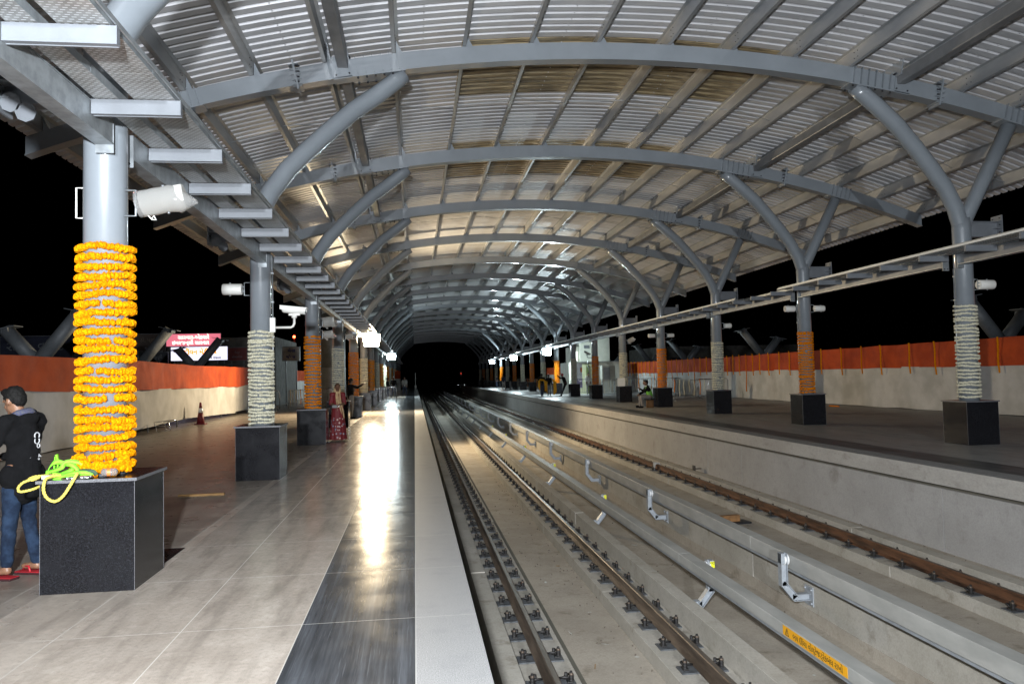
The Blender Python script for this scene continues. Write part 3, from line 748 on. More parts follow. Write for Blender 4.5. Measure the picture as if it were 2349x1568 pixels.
# ------------------------------------------------------------------ speakers and cameras on the columns
def horn(s, k, dirx, z, lab, L_=.34, r=.095, wrapped=False, droop=0., grp='white speakers on the columns'):
    c = cols[(s, k)]; R = .172 if s < 0 else .185
    t = thing('column_speaker', lab, 'speaker', (c.location.x+dirx*(R+.0), c.location.y-.02, z), 0, grp)
    M = Matrix.Translation((dirx*.13,0,0)) @ Matrix.Rotation(-dirx*radians(droop), 4, 'Y')
    def T(p): return M@Vector((dirx*p[0], p[1], p[2]))
    b = MB().m(white_p); b.tube([T((0,0,0)),T((.012,0,0)),T((L_-.012,0,0)),T((L_,0,0))], [r*.93,r,r,r*.93], 28)
    b.obj('speaker_body', t)
    b = MB().m(mat('speaker_grille_grey', (.42,.41,.38), .6)); b.tube([T((L_+.001,0,0)),T((L_+.004,0,0))], [r*.84,r*.80], 24); b.obj('speaker_grille', t)
    b = MB().m(galv)
    b.tube([(0,-.03,.11),(dirx*.09,-.03,.11),(dirx*.09,-.03,-.11),(0,-.03,-.11)], .009, 6)
    for z_ in (-1,1): b.cyl(T((.2,0,z_*r)),T((.2,0,z_*(r+.022))), .012, n=8)
    b.tube([(dirx*.09,-.03,.04),T((.02,-.02,.03))], .012, 6); b.tube([(dirx*.09,-.03,-.04),T((.02,-.02,-.03))], .012, 6)
    b.obj('speaker_bracket', t)
    if wrapped:
        rnd = random.Random(k+5); b = MB().m(clear); rows = []
        for i in range(11):
            u = -.03+(L_+.12)*i/10; row = []
            for j in range(22):
                a = 2*pi*j/22; q = (1.10+.10*noise.noise(Vector((u*9, cos(a)*2, sin(a)*2+k))))*r*(1 if i < 8 else 1-.28*(i-7))
                p = Vector((u, q*cos(a), q*sin(a)-(.018 if i > 6 else 0)*(i-6))); row.append(T(p))
            rows.append(row)
        b.grid(rows, True, True); b.obj('plastic_bag', t)
        b = MB().m(white_p); b.tube([T((.03,-.02,-r)),T((.06,-.03,-r-.05)),T((.09,-.02,-r-.06)),T((.08,-.02,-r-.02)),T((.05,-.01,-r-.04))], .006, 6); b.obj('loose_cable', t)
    return t
horn(-1, 0, 1, 3.19, 'bright white speaker in a plastic bag on the nearest left column', .36, .105, True, 12)
t = thing('bracket_handle', 'empty square speaker bracket on the far side of the nearest left column', 'bracket', (XLc-.172, YL(0), 3.2))
b = MB().m(white_p); b.tube([(.01,0,.13),(-.065,0,.13),(-.065,0,-.13),(.01,0,-.13)], .008, 6); b.obj('bracket_frame', t)
horn(-1, 1, -1, 3.22, 'white speaker pointing left from the cream garlanded second column', .32, .095)
horn(-1, 2, 1, 3.12, 'upper plastic wrapped speaker by the third left column', .26, .12, True, 4)
horn(-1, 2, 1, 2.80, 'lower plastic wrapped speaker by the third left column', .22, .09, True, 2)
horn(-1, 3, 1, 3.10, 'small plastic wrapped speaker by the fourth left column', .2, .08, True)
horn(1, 1, 1, 3.33, 'white speaker on the right side of the nearest right column', .34, .10)
for d, w_ in ((-1,'left'),(1,'right')):
    horn(1, 2, d, 3.42, 'white speaker on the %s side of the second right column, one of a pair' % w_, .30, .09)
    horn(1, 4, d, 3.34, 'white speaker on the %s side of the fourth right column, one of a pair' % w_, .30, .09)
horn(1, 3, 1, 3.35, 'single white speaker on the third right column', .26, .09)
horn(1, 5, 1, 3.35, 'drooping plastic wrapped speaker on the fifth right column', .36, .12, True, 28)
def cctv(loc, ax, lab, rz, pitch=8, arm=.34, dark=False):
    t = thing('cctv_camera', lab, 'camera', loc, rz)
    W = white_p if not dark else steel_d
    b = MB().m(W); b.bb((-.045,-.03,-.15),(.045,.03,.10), .006); b.tube([(.04,0,-.07),(arm-.06,0,-.07),(arm-.02,0,-.05),(arm,0,.0),(arm,0,.09)], .02, 10); b.obj('wall_arm', t)
    b = MB().m(W); b.cyl((arm,0,.09),(arm,0,.15), .045, n=14); b.bb((arm-.09,-.035,.13),(arm+.10,.035,.165), .008); b.obj('swivel_joint', t)
    M = Matrix.Translation((arm,0,.225)) @ Matrix.Rotation(radians(pitch), 4, 'Y')
    b = MB().m(W); b.tube([M@Vector((-.20,0,-.005)),M@Vector((-.17,0,0)),M@Vector((.19,0,0))], [.045,.06,.06], 20)
    b.bb((-.24,-.085,.045),(.22,.085,.06), .006, M); b.box((-.23,-.085,-.01),(.20,-.078,.05), M); b.box((-.23,.078,-.01),(.20,.085,.05), M); b.obj('camera_housing', t)
    b = MB().m(bolt); b.tube([M@Vector((.191,0,0)),M@Vector((.197,0,0))], [.045,.044], 18); b.obj('camera_lens', t)
    return t
cctv((-2.39,13.36,2.62), 1, 'white bullet security camera on an arm from the second left column', 0, 6, .36)
cctv((XRc-.2,YR(6)-.05,2.72), 1, 'dark security camera tilted up on the sixth right column', pi, -28, .32, True)

# ------------------------------------------------------------------ fabric hoardings
def cloth(pts, z0f, z1f, m, name, parent, seed, amp=.065, nz=7, th=.012):
    # pts: plan polyline [(x,y)], subdivided; folds bulge along the normal
    P = []; acc = 0
    for (xa, ya), (xb, yb_) in zip(pts[:-1], pts[1:]):
        L_ = math.hypot(xb-xa, yb_-ya); n = max(2, int(L_/.16))
        for i in range(n): P.append((xa+(xb-xa)*i/n, ya+(yb_-ya)*i/n))
    P.append(pts[-1]); b = MB().m(m)
    rows_f, rows_b = [], []; s_ = 0
    for i, (x, y) in enumerate(P):
        if i: s_ += math.hypot(x-P[i-1][0], y-P[i-1][1])
        z0, z1 = z0f(y), z1f(y); rf, rb = [], []
        for j in range(nz+1):
            u = j/nz; z = z0+(z1-z0)*u
            d = amp*(noise.noise(Vector((s_*.55, z*.8, seed)))*1.6+.35*noise.noise(Vector((s_*2.6, z*2.2+s_*.8, seed+9)))+.25*sin(s_*2*pi/3.1)*(1-u*.6))
            rf.append((x+d, y, z+.02*noise.noise(Vector((s_*.7, 3, seed))))); rb.append((x+d-th, y, z+.02*noise.noise(Vector((s_*.7, 3, seed)))))
        rows_f.append(rf); rows_b.append(rb)
    b.grid(rows_f); b.grid([r[::-1] for r in rows_b])
    for a in (0, nz):
        b.grid([[f[a], q[a]] for f, q in zip(rows_f, rows_b)], False)
    return b.obj(name, parent)
def interp(tab):
    def f(y):
        if y <= tab[0][0]: return tab[0][1]
        for (a, va), (c, vc) in zip(tab[:-1], tab[1:]):
            if y <= c: return va+(vc-va)*(y-a)/(c-a)
        return tab[-1][1]
    return f
t = thing('fabric_hoarding', 'orange and white cloth hoarding along the back of the left platform', 'fabric fence', (0,0,0))
LW = [(-9.3,4),(-9.15,12),(-9.02,20),(-8.85,26),(-8.78,31),(-8.62,38),(-8.9,44),(-9.2,51),(-9.4,62),(-9.4,84)]
mid = interp([(4,1.62),(17,1.58),(21,1.47),(25,1.43),(38,1.39),(38.6,1.36),(44,1.48),(61,1.55),(84,1.55)])
cloth(LW, interp([(4,.02),(22,.02),(25.5,.16),(31,.26),(38,.13),(38.2,.18),(50,.05),(84,.03)]), lambda y: mid(y)+.02, wht, 'white_cloth', t, 3.)
cloth([(x+.03,y) for x, y in LW], mid, interp([(4,2.38),(18,2.35),(26,2.37),(32,2.31),(43,2.36),(61,2.39),(84,2.4)]), org, 'orange_cloth', t, 5.)
b = MB().m(galv)
for y in range(6, 84, 3):
    x = interp([(q[1], q[0]) for q in LW])(y)-.09; b.cyl((x,y,0),(x,y,2.3), .024, n=8)
b.obj('support_pole', t)
t = thing('fabric_hoarding', 'red orange and white cloth hoarding along the back of the right platform', 'fabric fence', (0,0,0))
RW = [(18.7,8),(18.7,30),(18.6,36),(18.9,44),(18.4,52),(18.2,60),(18.2,104)]
cloth(RW, interp([(8,.03),(104,.03)]), interp([(8,1.63),(30,1.62),(45,1.58),(104,1.6)]), wht, 'white_cloth', t, 13.)
cloth([(x-.03,y) for x, y in RW], interp([(8,1.60),(30,1.59),(45,1.55),(104,1.58)]), interp([(8,2.52),(22,2.50),(45,2.44),(104,2.5)]), org, 'orange_cloth', t, 15.)
b = MB().m(galv)
for y in range(9, 100, 3): b.cyl((18.85,y,0),(18.85,y,2.4), .024, n=8)
b.obj('support_pole', t)
t = thing('end_hoarding', 'low red and white cloth screen across the far end of the left platform', 'fabric fence', (-3.4, 98., 0))
b = MB().m(wht); b.box((-2.4,0,0),(1.6,.03,1.5)); b.obj('white_cloth', t); b = MB().m(org); b.box((-2.4,-.004,1.5),(1.6,.028,2.5)); b.obj('orange_cloth', t)
# strands of marigold hanging down the right hoarding
def strand(L_, seed, m):
    rnd = random.Random(seed); b = MB().m(m); fl = [flower(1, 70+q, 1) for q in range(3)]; n = int(L_/.05)
    for i in range(n):
        vs, fs = fl[i % 3]; o = Vector((-.02+.012*sin(i*.3), .03*sin(i*.09+seed)+rnd.uniform(-.004,.004), -i*.05)); b.add([o+q*.036 for q in vs], fs, True)
    return b.mesh('marigold_strand')
SMs = [strand(1.2, 1, mari), strand(1.22, 2, mari), strand(2.1, 3, mari_o)]
ys = [22.1,25.1,26.5,28.3,29.6,31.1,32.7,35.6,36.7,38.0]+[39.1+.95*i for i in range(34)]
rx = interp([(q[1], q[0]) for q in RW])
for i, y in enumerate(ys):
    o = bpy.data.objects.new('marigold_strand', SMs[i % 2 if i < 12 or i % 4 else 2]); S.collection.objects.link(o); o.location = (rx(y)-.13, y, 2.5)
    tag(o, 'strand of orange marigolds hanging down the red and white right hoarding', 'garland', 'marigold strands down the right hoarding')

# ------------------------------------------------------------------ steel barriers
def barrier(x, y, rz, L_, lab, h=1.08, garl=False, seed=0, n=None):
    t = thing('crowd_barrier', lab, 'barrier', (x, y, 0), rz, 'steel barriers on the platforms')
    b = MB().m(chrome if not garl else galv)
    b.tube([(0,0,.12),(0,0,h-.1),(.08,0,h),(L_-.08,0,h),(L_,0,h-.1),(L_,0,.12)], .021, 8); b.cyl((0,0,.22),(L_,0,.22), .015)
    for e in (.1, L_-.1): b.tube([(e,-.28,.01),(e,-.2,.06),(e,.2,.06),(e,.28,.01)], .014, 6); b.cyl((e,0,.05),(e,0,.3), .016)
    b.obj('barrier_frame', t)
    b = MB().m(chrome if not garl else galv); n = n or int(L_/.14)
    for i in range(1, n): b.cyl((L_*i/n,0,.22),(L_*i/n,0,h), .008, n=6, caps=False)
    b.obj('barrier_bars', t)
    if garl:
        rnd = random.Random(seed)
        for i in range(int(L_/.3)):
            b = MB().m(jas if rnd.random() < .75 else mari_o); x0 = .1+i*.3+rnd.uniform(-.05,.05); l = rnd.uniform(.7,1.0)
            fl = flower(1, 60+i, 1)
            for q in range(int(l/.05)):
                b.add([Vector((x0+.02*sin(q*.4+i), -.04, h+.01-q*.05))+w_*.032 for w_ in fl[0]], fl[1], True)
            o = b.obj('garland_strand'); o.rotation_euler = (0,0,rz); o.location = (x, y, 0); tag(o, 'short strand of flowers draped over the top rail of a steel barrier', 'garland', 'flower strands on the barriers')
    return t
barrier(-9.5, 41.5, 0, 2.4, 'thin steel barrier before the white cloth behind the second left column', 1.1, n=3)
barrier(-6.6, 41.2, radians(70), 2.2, 'steel barrier draped with cream flowers left of the third left column', 1.1, True, 1)
barrier(-5.6, 46, 0, 2.4, 'steel railing before the pale booth behind the sari', 1.1)
barrier(-3.1, 46.3, 0, 2.0, 'steel railing end piece right of the pale booth', 1.1)
barrier(13.9, 40.0, radians(4), 2.3, 'flower draped barrier between the third and fourth right columns', 1.17, True, 2)
barrier(16.3, 42.4, radians(20), 2.3, 'plain steel rail joining the crumpled white cloth', 1.17, n=3)
for i in range(3): barrier(12.0+2.3*i, 50.2+.4*i, radians(3), 2.2, ['flower draped barrier behind the sixth right column','flower draped barrier behind the fifth right column','farther flower draped barrier near the grey cabinet'][i], 1.2, True, 5+i)
for i in range(2): barrier(11.9+2.3*i, 57.3, 0, 2.2, ['bright steel railing before the poster board','bright steel railing before the yellow doorway'][i], 1.2)
barrier(11.6, 74, 0, 2.3, 'steel barrier draped with white flowers behind the yellow draped pair', 1.15, True, 9)
barrier(11.6, 86, 0, 2.3, 'distant flower draped barrier by the far right columns', 1.15, True, 10)

# ------------------------------------------------------------------ booths and buildings
t = thing('station_booth', 'pale green two storey booth behind the sixth right column', 'building', (12.5, 60., 0))
b = MB().m(pale); b.bb((.1,.5,0),(4.3,5,2.56), .02); b.obj('lower_wall', t)
b = MB().m(pale); b.bb((1.2,2,2.57),(3.75,5,4.72), .02); b.bb((.6,2.4,2.57),(1.19,5,3.9), .02); b.obj('upper_wall', t)
b = MB().m(galv); b.box((0,.35,2.565),(4.35,.52,2.61)); b.obj('roof_edge', t)
b = MB().m(lampmat('lit_window_glass', (.9,1,.95), 2.2)); b.box((.62,2.38,2.72),(1.08,2.395,3.48)); b.obj('lit_window', t)
b = MB().m(steel_d); b.box((1.55,1.97,3.72),(2.0,1.995,3.98)); 
for i in range(5): b.box((1.57,1.95,3.735+i*.05),(1.98,1.97,3.745+i*.05))
b.obj('vent_grille', t)
b = MB().m(pale2); b.box((.85,.47,0),(1.9,.495,2.4)); b.obj('door_surround', t)
b = MB().m(mat('olive_door', (.10,.13,.035), .6)); b.box((1.35,.44,0),(1.6,.465,2.3)); b.obj('door', t)
t = thing('poster_board', 'pale poster board with purple lower half beside the fifth right garland', 'poster', (12.62, 59.6, .5))
b = MB().m(mat('poster_pale', (.50,.52,.55), .5, 0, .2, 3)); b.box((0,0,.74),(.7,.03,1.98)); b.obj('poster_top', t)
b = MB().m(mat('poster_purple', (.13,.11,.22), .5, 0, .2, 3)); b.box((0,-.001,0),(.7,.03,.739)); b.obj('poster_bottom', t)
b = MB().m(mat('poster_orange', (.5,.12,.03), .5)); b.ball((.62,-.0,1.45), (.08,.006,.22)); b.obj('poster_patch', t)
t = thing('meter_cabinet', 'grey steel cabinet with louvred front on the right platform', 'cabinet', (13.85, 55.2, 1.05))
b = MB().m(pale); b.bb((0,0,0),(1.0,.6,1.15), .01); b.obj('cabinet_body', t)
b = MB().m(mat('louvre_grey', (.28,.30,.30), .5)); b.box((.1,-.012,.1),(.6,-.001,1.0))
for i in range(10): b.box((.2,-.03,.25+i*.06),(.5,-.012,.262+i*.06))
b.obj('louvre_panel', t); b = MB().m(galv)
for e in (.05,.95): b.box((e-.03,.1,-1.03),(e+.03,.16,-.001))
b.obj('cabinet_leg', t)
t = thing('step_ladder', 'grey aluminium ladder leaning by the sixth right column', 'ladder', (13.05, 54.3, .01))
b = MB().m(galv)
for e in (0,.06): b.cyl((.0+e*6,0,0),(-.55+e*6,.0,2.6), .022, n=6)
for i in range(9): b.cyl((-.06*i,0,.28*i+.15),(.36-.06*i,0,.28*i+.15), .014, n=6)
b.obj('ladder_frame', t)
t = thing('lift_booth', 'plain pale booth behind the fourth left column', 'building', (-5.9, 48, 0))
b = MB().m(mat('booth_grey_wall', (.36,.37,.35), .7)); b.bb((0,0,0),(1.5,2,2.36), .01); b.obj('lower_wall', t)
b = MB().m(mat('booth_upper_wall', (.20,.21,.20), .7)); b.bb((0.01,0.01,2.362),(1.49,2,4.15), .01); b.obj('upper_wall', t)
t = thing('shop_block', 'dark shop block beyond the left hoarding carrying the signboards', 'building', (-31, 51.2, -1.9))
b = MB().m(brick); b.bb((0,0,0),(22,9,6.4), .03); b.box((0,-1.2,4.55),(22,0,4.66)); b.obj('wall', t)
b = MB().m(bolt)
for i in range(7): b.box((.8+i*3,-.03,.1),(3.2+i*3,-.001,3.4))
b.obj('shutter', t)
t = thing('road_building', 'unlit building block far beyond the right hoarding', 'building', (26, 78, -1.9))
b = MB().m(brick); b.bb((0,0,0),(16,12,6.2), .03); b.obj('wall', t)
b = MB().m(bolt)
for i in range(5): b.box((1+i*3,-.03,3.4),(2.4+i*3,-.001,5)); 
b.obj('window', t)
def sign(x0, x1, z0, z1, bgm, lab, lines, y=50., back=None):
    t = thing('signboard', lab, 'sign', (x0, y, z0))
    W, H = x1-x0, z1-z0
    b = MB().m(steel_d); b.box((-.03,.03,-.03),(W+.03,.12,H+.03)); b.obj('sign_case', t)
    b = MB().m(bgm); b.box((0,0,0),(W,.029,H)); b.obj('sign_face', t)
    for (s_, cx, cz, size, m_, bd) in lines:
        text(s_, size, m_, Matrix.Translation((cx,-.008,cz)) @ Matrix.Rotation(pi/2,4,'X'), t, 'sign_lettering', .003, bold=bd)
    b = MB().m(steel_d)
    for x in (.2, W-.2): b.box((x-.03,.05,-(z0+1.9)),(x+.03,.11,-.03))
    b.obj('sign_post', t)
    return t
def em(name, c, s_): 
    m = lampmat(name, c, s_); m.node_tree.nodes['Principled BSDF'].inputs['Base Color'].default_value = (*c,1); return m
wl = em('lit_white_letters', (.85,1,.85), 1.6)
sign(-15.42, -12.16, 3.93, 4.69, em('lit_pink_sign_face', (.85,.20,.27), .95), 'glowing pink red signboard with two rows of white Gujarati letters', [('સારવાર-એકસરે', 1.63, .54, .34, wl, .008), ('ઇમરજન્સી સારવાર', 1.45, .2, .32, wl, .008)])
sign(-15.15, -11.75, 3.02, 3.86, em('lit_white_sign_face', (.80,.80,1.0), 1.5), 'glowing white signboard with orange letters, under the pink one', [('જીવન મેડીકલ', 1.7, .52, .42, em('lit_orange_letters', (1,.30,.02), 1.7), .02), ('ફોન ૨૫૦૨', 2.6, .14, .22, ink, .01)])
sign(-17.32, -15.51, 3.69, 4.72, mat('unlit_brown_sign', (.07,.05,.04), .6), 'unlit brown signboard with blue foot, left of the pink one', [('ડૉ. પ્રજા', .9, .65, .34, mat('dull_sign_letters', (.2,.16,.12), .6), 0), ('ઓર્થો', .9, .14, .22, mat('dull_blue_letters', (.12,.16,.25), .6), 0)])
sign(-16.9, -15.3, 2.6, 3.55, mat('unlit_grey_sign', (.035,.04,.05), .6), 'unlit dark signboard reading LIC below the brown one', [('સ્ત્રી', 1.0, .66, .3, mat('dull_sign_letters2', (.22,.24,.26), .6), 0), ('LIC 108', .9, .25, .26, mat('dull_sign_letters2', (.2,.2,.2), .6), .008)], y=49.8)
sign(-25.1, -21.0, 3.3, 4.69, mat('unlit_blue_sign', (.02,.025,.05), .6), 'wide unlit blue signboard behind the nearest steel V stub', [('રિ      વિસક', 2.0, .75, .75, mat('dull_sign_letters3', (.16,.18,.2), .6), .0)])
sign(-11.7, -10.55, 2.97, 3.77, mat('unlit_red_sign', (.13,.012,.012), .6), 'small dark red signboard right of the glowing pair', [('નેત્ર', .55, .5, .2, mat('dull_sign_letters3', (.2,.2,.2), .6), 0), ('હોસ્પિટલ', .55, .22, .18, mat('dull_sign_letters3', (.2,.2,.2), .6), 0)])
sign(-8.35, -7.3, 2.9, 3.75, mat('pale_sign_face', (.42,.42,.42), .6), 'pale signboard with blue band right of the second left column', [('બેનક', .55, .62, .26, mat('sign_blue', (.02,.05,.25), .6), .01), ('જોબક', .5, .22, .24, mat('sign_blue', (.02,.05,.25), .6), .01)])

# ------------------------------------------------------------------ V-shaped steel stubs of the outer supports
def vstub(x, y, lab, hi=1, tall=0.):
    t = thing('steel_stub', lab, 'steel stub', (x, y, -1.9), 0, 'V shaped steel stubs beyond the hoardings')
    m_ = mat('weathered_grey_steel', (.12,.13,.14), .55, 0, .2, 2)
    b = MB().m(m_); b.cyl((0,0,0),(0,0,4.55), .24, n=24); b.obj('stub_post', t)
    for s_, dx, dz in ((-1, -1.0, 5.45), (1, 1.35, 6.0+tall)):
        s2 = s_*hi; p1 = Vector((dx*hi,0,dz)); b = MB().m(m_); b.tube([(0,0,4.3),tuple(p1)], .23, 24); b.obj('stub_arm', t)
        b = MB().m(m_); d = (p1-Vector((0,0,4.3))).normalized(); M = Matrix.Translation(p1) @ Matrix.Rotation(radians(12*s2),4,'Y')
        b.bb((-.42,-.3,-.0),(.42,.3,.03), .005, M)
        for q in (-.18,0,.18): b.box((q-.008,-.28,-.14),(q+.008,.28,-.001), M)
        b.obj('end_plate', t)
    return t
vstub(-12.5, 27.2, 'nearest dark V shaped steel stub above the left hoarding'); vstub(-12.5, 36.6, 'second dark V shaped steel stub, before the brown signboard'); vstub(-12.5, 45.8, 'dark V shaped steel stub silhouetted against the glowing signs')
vstub(-10.6, 58, 'farther grey steel stub right of the second left column')
for i, y in enumerate((25.3, 44.5, 57.8, 67, 80.5, 96, 110)): vstub(21.4, y, ORD[i]+' grey V shaped steel stub beyond the right hoarding, counted from the camera', -1)

# ------------------------------------------------------------------ small lights far away
t = thing('radio_mast', 'thin far mast with a red warning lamp behind the second left column', 'mast', (-19.5, 128, -1.9))
b = MB().m(bolt)
for e in ((-.3,-.3),(.3,-.3),(0,.35)): b.cyl((e[0]*3,e[1]*3,0),(e[0]*.3,e[1]*.3,10.5), .06, n=6)
for i in range(10): z = i*1.05; q = 3-2.7*z/10.5; b.tube([(-.3*q,-.3*q,z),(.3*q,-.3*q,z),(0,.35*q,z),(-.3*q,-.3*q,z)], .03, 5)
b.obj('lattice_frame', t); b = MB().m(em('red_beacon_glass', (1,.06,.02), 30)); b.ball((.0,0,10.6), .22); b.obj('beacon', t)
t = thing('track_signal', 'far trackside signal with a red lamp and two white lamps', 'signal', (8.0, 132, -1.6))
b = MB().m(bolt); b.cyl((0,0,0),(0,0,4.0), .06); b.bb((-.2,-.1,3.3),(.2,.1,4.1), .02); b.box((-.9,-.05,1.7),(1.0,.05,1.8)); b.obj('signal_post', t)
b = MB().m(em('red_signal_glass', (1,.05,.02), 5)); b.ball((0,-.12,3.7), .045); b.obj('red_lamp', t)
for x in (-.55,.55):
    b = MB().m(em('white_signal_glass', (.9,1,1), 5)); b.ball((x,-.1,1.75), .03); b.obj('white_lamp', t)
t = thing('track_post', 'thin white post at the far end of the left platform', 'post', (.1, 98, 0))
b = MB().m(white_p); b.cyl((0,0,0),(0,0,2.2), .03); b.bb((-.12,-.05,.25),(.12,.05,.6), .01); b.obj('post_body', t)

# ------------------------------------------------------------------ cone, chair frame, litter
t = thing('traffic_cone', 'dark red traffic cone with a white band before the left hoarding', 'cone', (-8.3, 31.0, 0))
b = MB().m(cone_r); b.bb((-.2,-.2,0),(.2,.2,.04), .01); b.tube([(0,0,.04),(0,0,.46)], [.15,.09], 24); b.tube([(0,0,.64),(0,0,.86)], [.065,.035], 24); b.obj('cone_body', t)
b = MB().m(reflx); b.tube([(0,0,.46),(0,0,.64)], [.10,.0755], 24); b.obj('reflective_band', t)
t = thing('chair_frame', 'bare metal chair frame lying under the left hoarding', 'chair', (-8.55, 26.7, 0), radians(-30))
b = MB().m(chrome); b.tube([(0,0,.02),(-.12,0,.34),(.5,0,.40),(.62,0,.08),(0,0,.02)], .014, 6); b.tube([(-.06,0,.2),(.56,0,.24)], .012, 6); b.tube([(0,.4,.02),(-.12,.4,.34),(.5,.4,.40)], .014, 6); b.cyl((-.12,0,.34),(-.12,.4,.34), .012); b.cyl((.5,0,.4),(.5,.4,.4), .012); b.obj('tube_frame', t)
tag((lambda b: b.obj('wood_stick'))(MB().m(wood).box((-3.42,11.58,.0),(-2.78,11.64,.03), None)), 'short raw wooden batten on the floor between the first two left pedestals', 'stick')
b = MB().m(gran); b.box((-2.96,7.215,.001),(-2.30,8.02,.004)); tag(b.obj('dark_floor_slab'), kind='structure', label='black granite slab let into the floor behind the nearest pedestal')
def paper(x, y, z, sx, sy, rz, lab, m_=white_p, h=.008):
    b = MB().m(m_); n = 5; rows = [[(sx*(i/n-.5), sy*(j/n-.5), h*(.3+noise.noise(Vector((i*.9,j*.9,x)))*.5+.5)) for j in range(n+1)] for i in range(n+1)]
    b.grid(rows); o = b.obj('litter'); o.location = (x, y, z); o.rotation_euler = (0,0,rz); tag(o, lab, 'litter', 'litter on the track bed')
bits = [(2.45,10.9,.05,.03),(2.05,8.9,.16,.012),(2.35,9.6,.10,.012),(2.62,9.1,.05,.05),(2.18,7.5,.05,.03),(2.4,7.2,.07,.03),(2.1,12.6,.06,.04),(2.5,13.6,.07,.05),(4.4,8.2,.04,.03),(4.3,14.9,.12,.05),(4.7,6.4,.04,.04),(2.0,10.1,.12,.01),(2.3,6.6,.03,.05)]
for i, (x, y, sx, sy) in enumerate(bits): paper(x, y, ZF+.001, sx, sy, i*1.3, 'small pale scrap of litter on the dusty track bed', [tin, wood, tin][i % 3])
b = MB().m(mat('mortar_crumb', (.13,.11,.085), .95)); rnd = random.Random(5)
for i in range(420):
    x = rnd.choice((rnd.uniform(1.9,2.7), rnd.uniform(3.6,5.2), rnd.uniform(2.5,2.72), rnd.uniform(6.2,7.2), rnd.uniform(8.2,8.42), rnd.uniform(.32,.8))); y = rnd.uniform(4,26)
    z = ZF if x < 5.2 else (ZF2 if x < 8 else -1.355); b.ball((x, y, z+.004), rnd.uniform(.004,.016), 6, 4, jit=.2)
tag(b.obj('grit'), 'crumbs of mortar scattered on the track bed', kind='stuff')
t = thing('timber_block', 'brown timber block on a dark board between the right track rails', 'timber', (6.45, 15.6, ZF2), radians(8))
b = MB().m(mat('stained_timber', (.22,.11,.04), .8, 0, .3, 8, .2)); b.bb((0,0,.035),(.42,.14,.17), .01); b.obj('timber_piece', t); b = MB().m(bolt); b.box((.0,-.12,0),(.62,.20,.034)); b.obj('dark_board', t)
t = thing('rag_bundle', 'pale rag tied round the rusty rail by the right wall', 'rag', (7.585, 23.4, -1.45))
b = MB().m(lightc)
for i in range(4): b.tube([(-.13+.01*i,-.05+i*.05,.0),(-.09,-.03+i*.05,.19+.01*i),(.05,-.02+i*.06,.215),(.11,-.04+i*.05,.08),(.16,-.1+i*.06,.0)], .022, 8)
b.obj('rag_cloth', t)
t = thing('rail_clamp', 'pair of dark iron clamps beside the rusty rail', 'clamp', (8.2, 21.9, -1.36))
b = MB().m(blackm)
for e in (0,.28): b.bb((e,-.1,0),(e+.03,.1,.2), .01)
b.cyl((.0,0,.1),(.3,0,.1), .015); b.obj('clamp_iron', t)
o = (lambda b: b.obj('flower_pile'))((lambda b: [b.ball((17.6+.4*noise.noise(Vector((i,0,0)))*3, 30.2+.25*noise.noise(Vector((0,i*1.7,0)))*3, .03), .035, 6, 4) for i in range(60)] and b)(MB().m(mari_o)))
tag(o, 'low heap of fallen marigolds by the foot of the right hoarding', 'flowers')

# ------------------------------------------------------------------ people
def blob(name, prims, voxel, m, parent=None, smooth=4, M=None):
    """one continuous surface grown from overlapping tapered limbs and ellipsoids"""
    b = MB().m(m)
    for p in prims:
        if p[0] == 'c':      # capsule p0 p1 r0 r1
            _, p0, p1, r0, r1 = p; p0, p1 = Vector(p0), Vector(p1); d = (p1-p0); L_ = max(d.length, 1e-4); d.normalize(); n = 14
            pts = [p0-d*r0*.98, p0-d*r0*.7, p0-d*r0*.3, p0]+[p0.lerp(p1, t) for t in (.25,.5,.75)]+[p1, p1+d*r1*.3, p1+d*r1*.7, p1+d*r1*.98]
            rs = [r0*.2, r0*.71, r0*.95, r0]+[r0+(r1-r0)*t for t in (.25,.5,.75)]+[r1, r1*.95, r1*.71, r1*.2]
            b.tube(pts, rs, n)
        else:
            _, c, r = p[:3]; b.ball(c, r, 16, 10, p[3].to_3x3() if len(p) > 3 else None)
    o = b.obj(name)
    if not b.v: return o
    md = o.modifiers.new('r', 'REMESH'); md.mode = 'VOXEL'; md.voxel_size = voxel
    ms = o.modifiers.new('s', 'SMOOTH'); ms.iterations = smooth; ms.factor = .5
    dg = bpy.context.evaluated_depsgraph_get(); me = bpy.data.meshes.new_from_object(o.evaluated_get(dg)); me.name = name
    me.materials.clear(); me.materials.append(m)
    wr = {'shirt':.011,'trousers':.010,'hair':.007,'safety_vest':.008}.get(name, 0)
    if wr:
        fq = 55 if name == 'hair' else 9
        for v_ in me.vertices:
            q_ = v_.co; v_.co = q_+v_.normal*wr*(noise.noise(Vector((q_.x*fq, q_.y*fq, q_.z*fq*(1.9 if name != 'hair' else .8))))+.5*noise.noise(q_*fq*2.3))
    for f in me.polygons: f.use_smooth = True
    bpy.data.objects.remove(o); o = bpy.data.objects.new(name, me); S.collection.objects.link(o)
    if parent: o.parent = parent
    return o
V = Vector
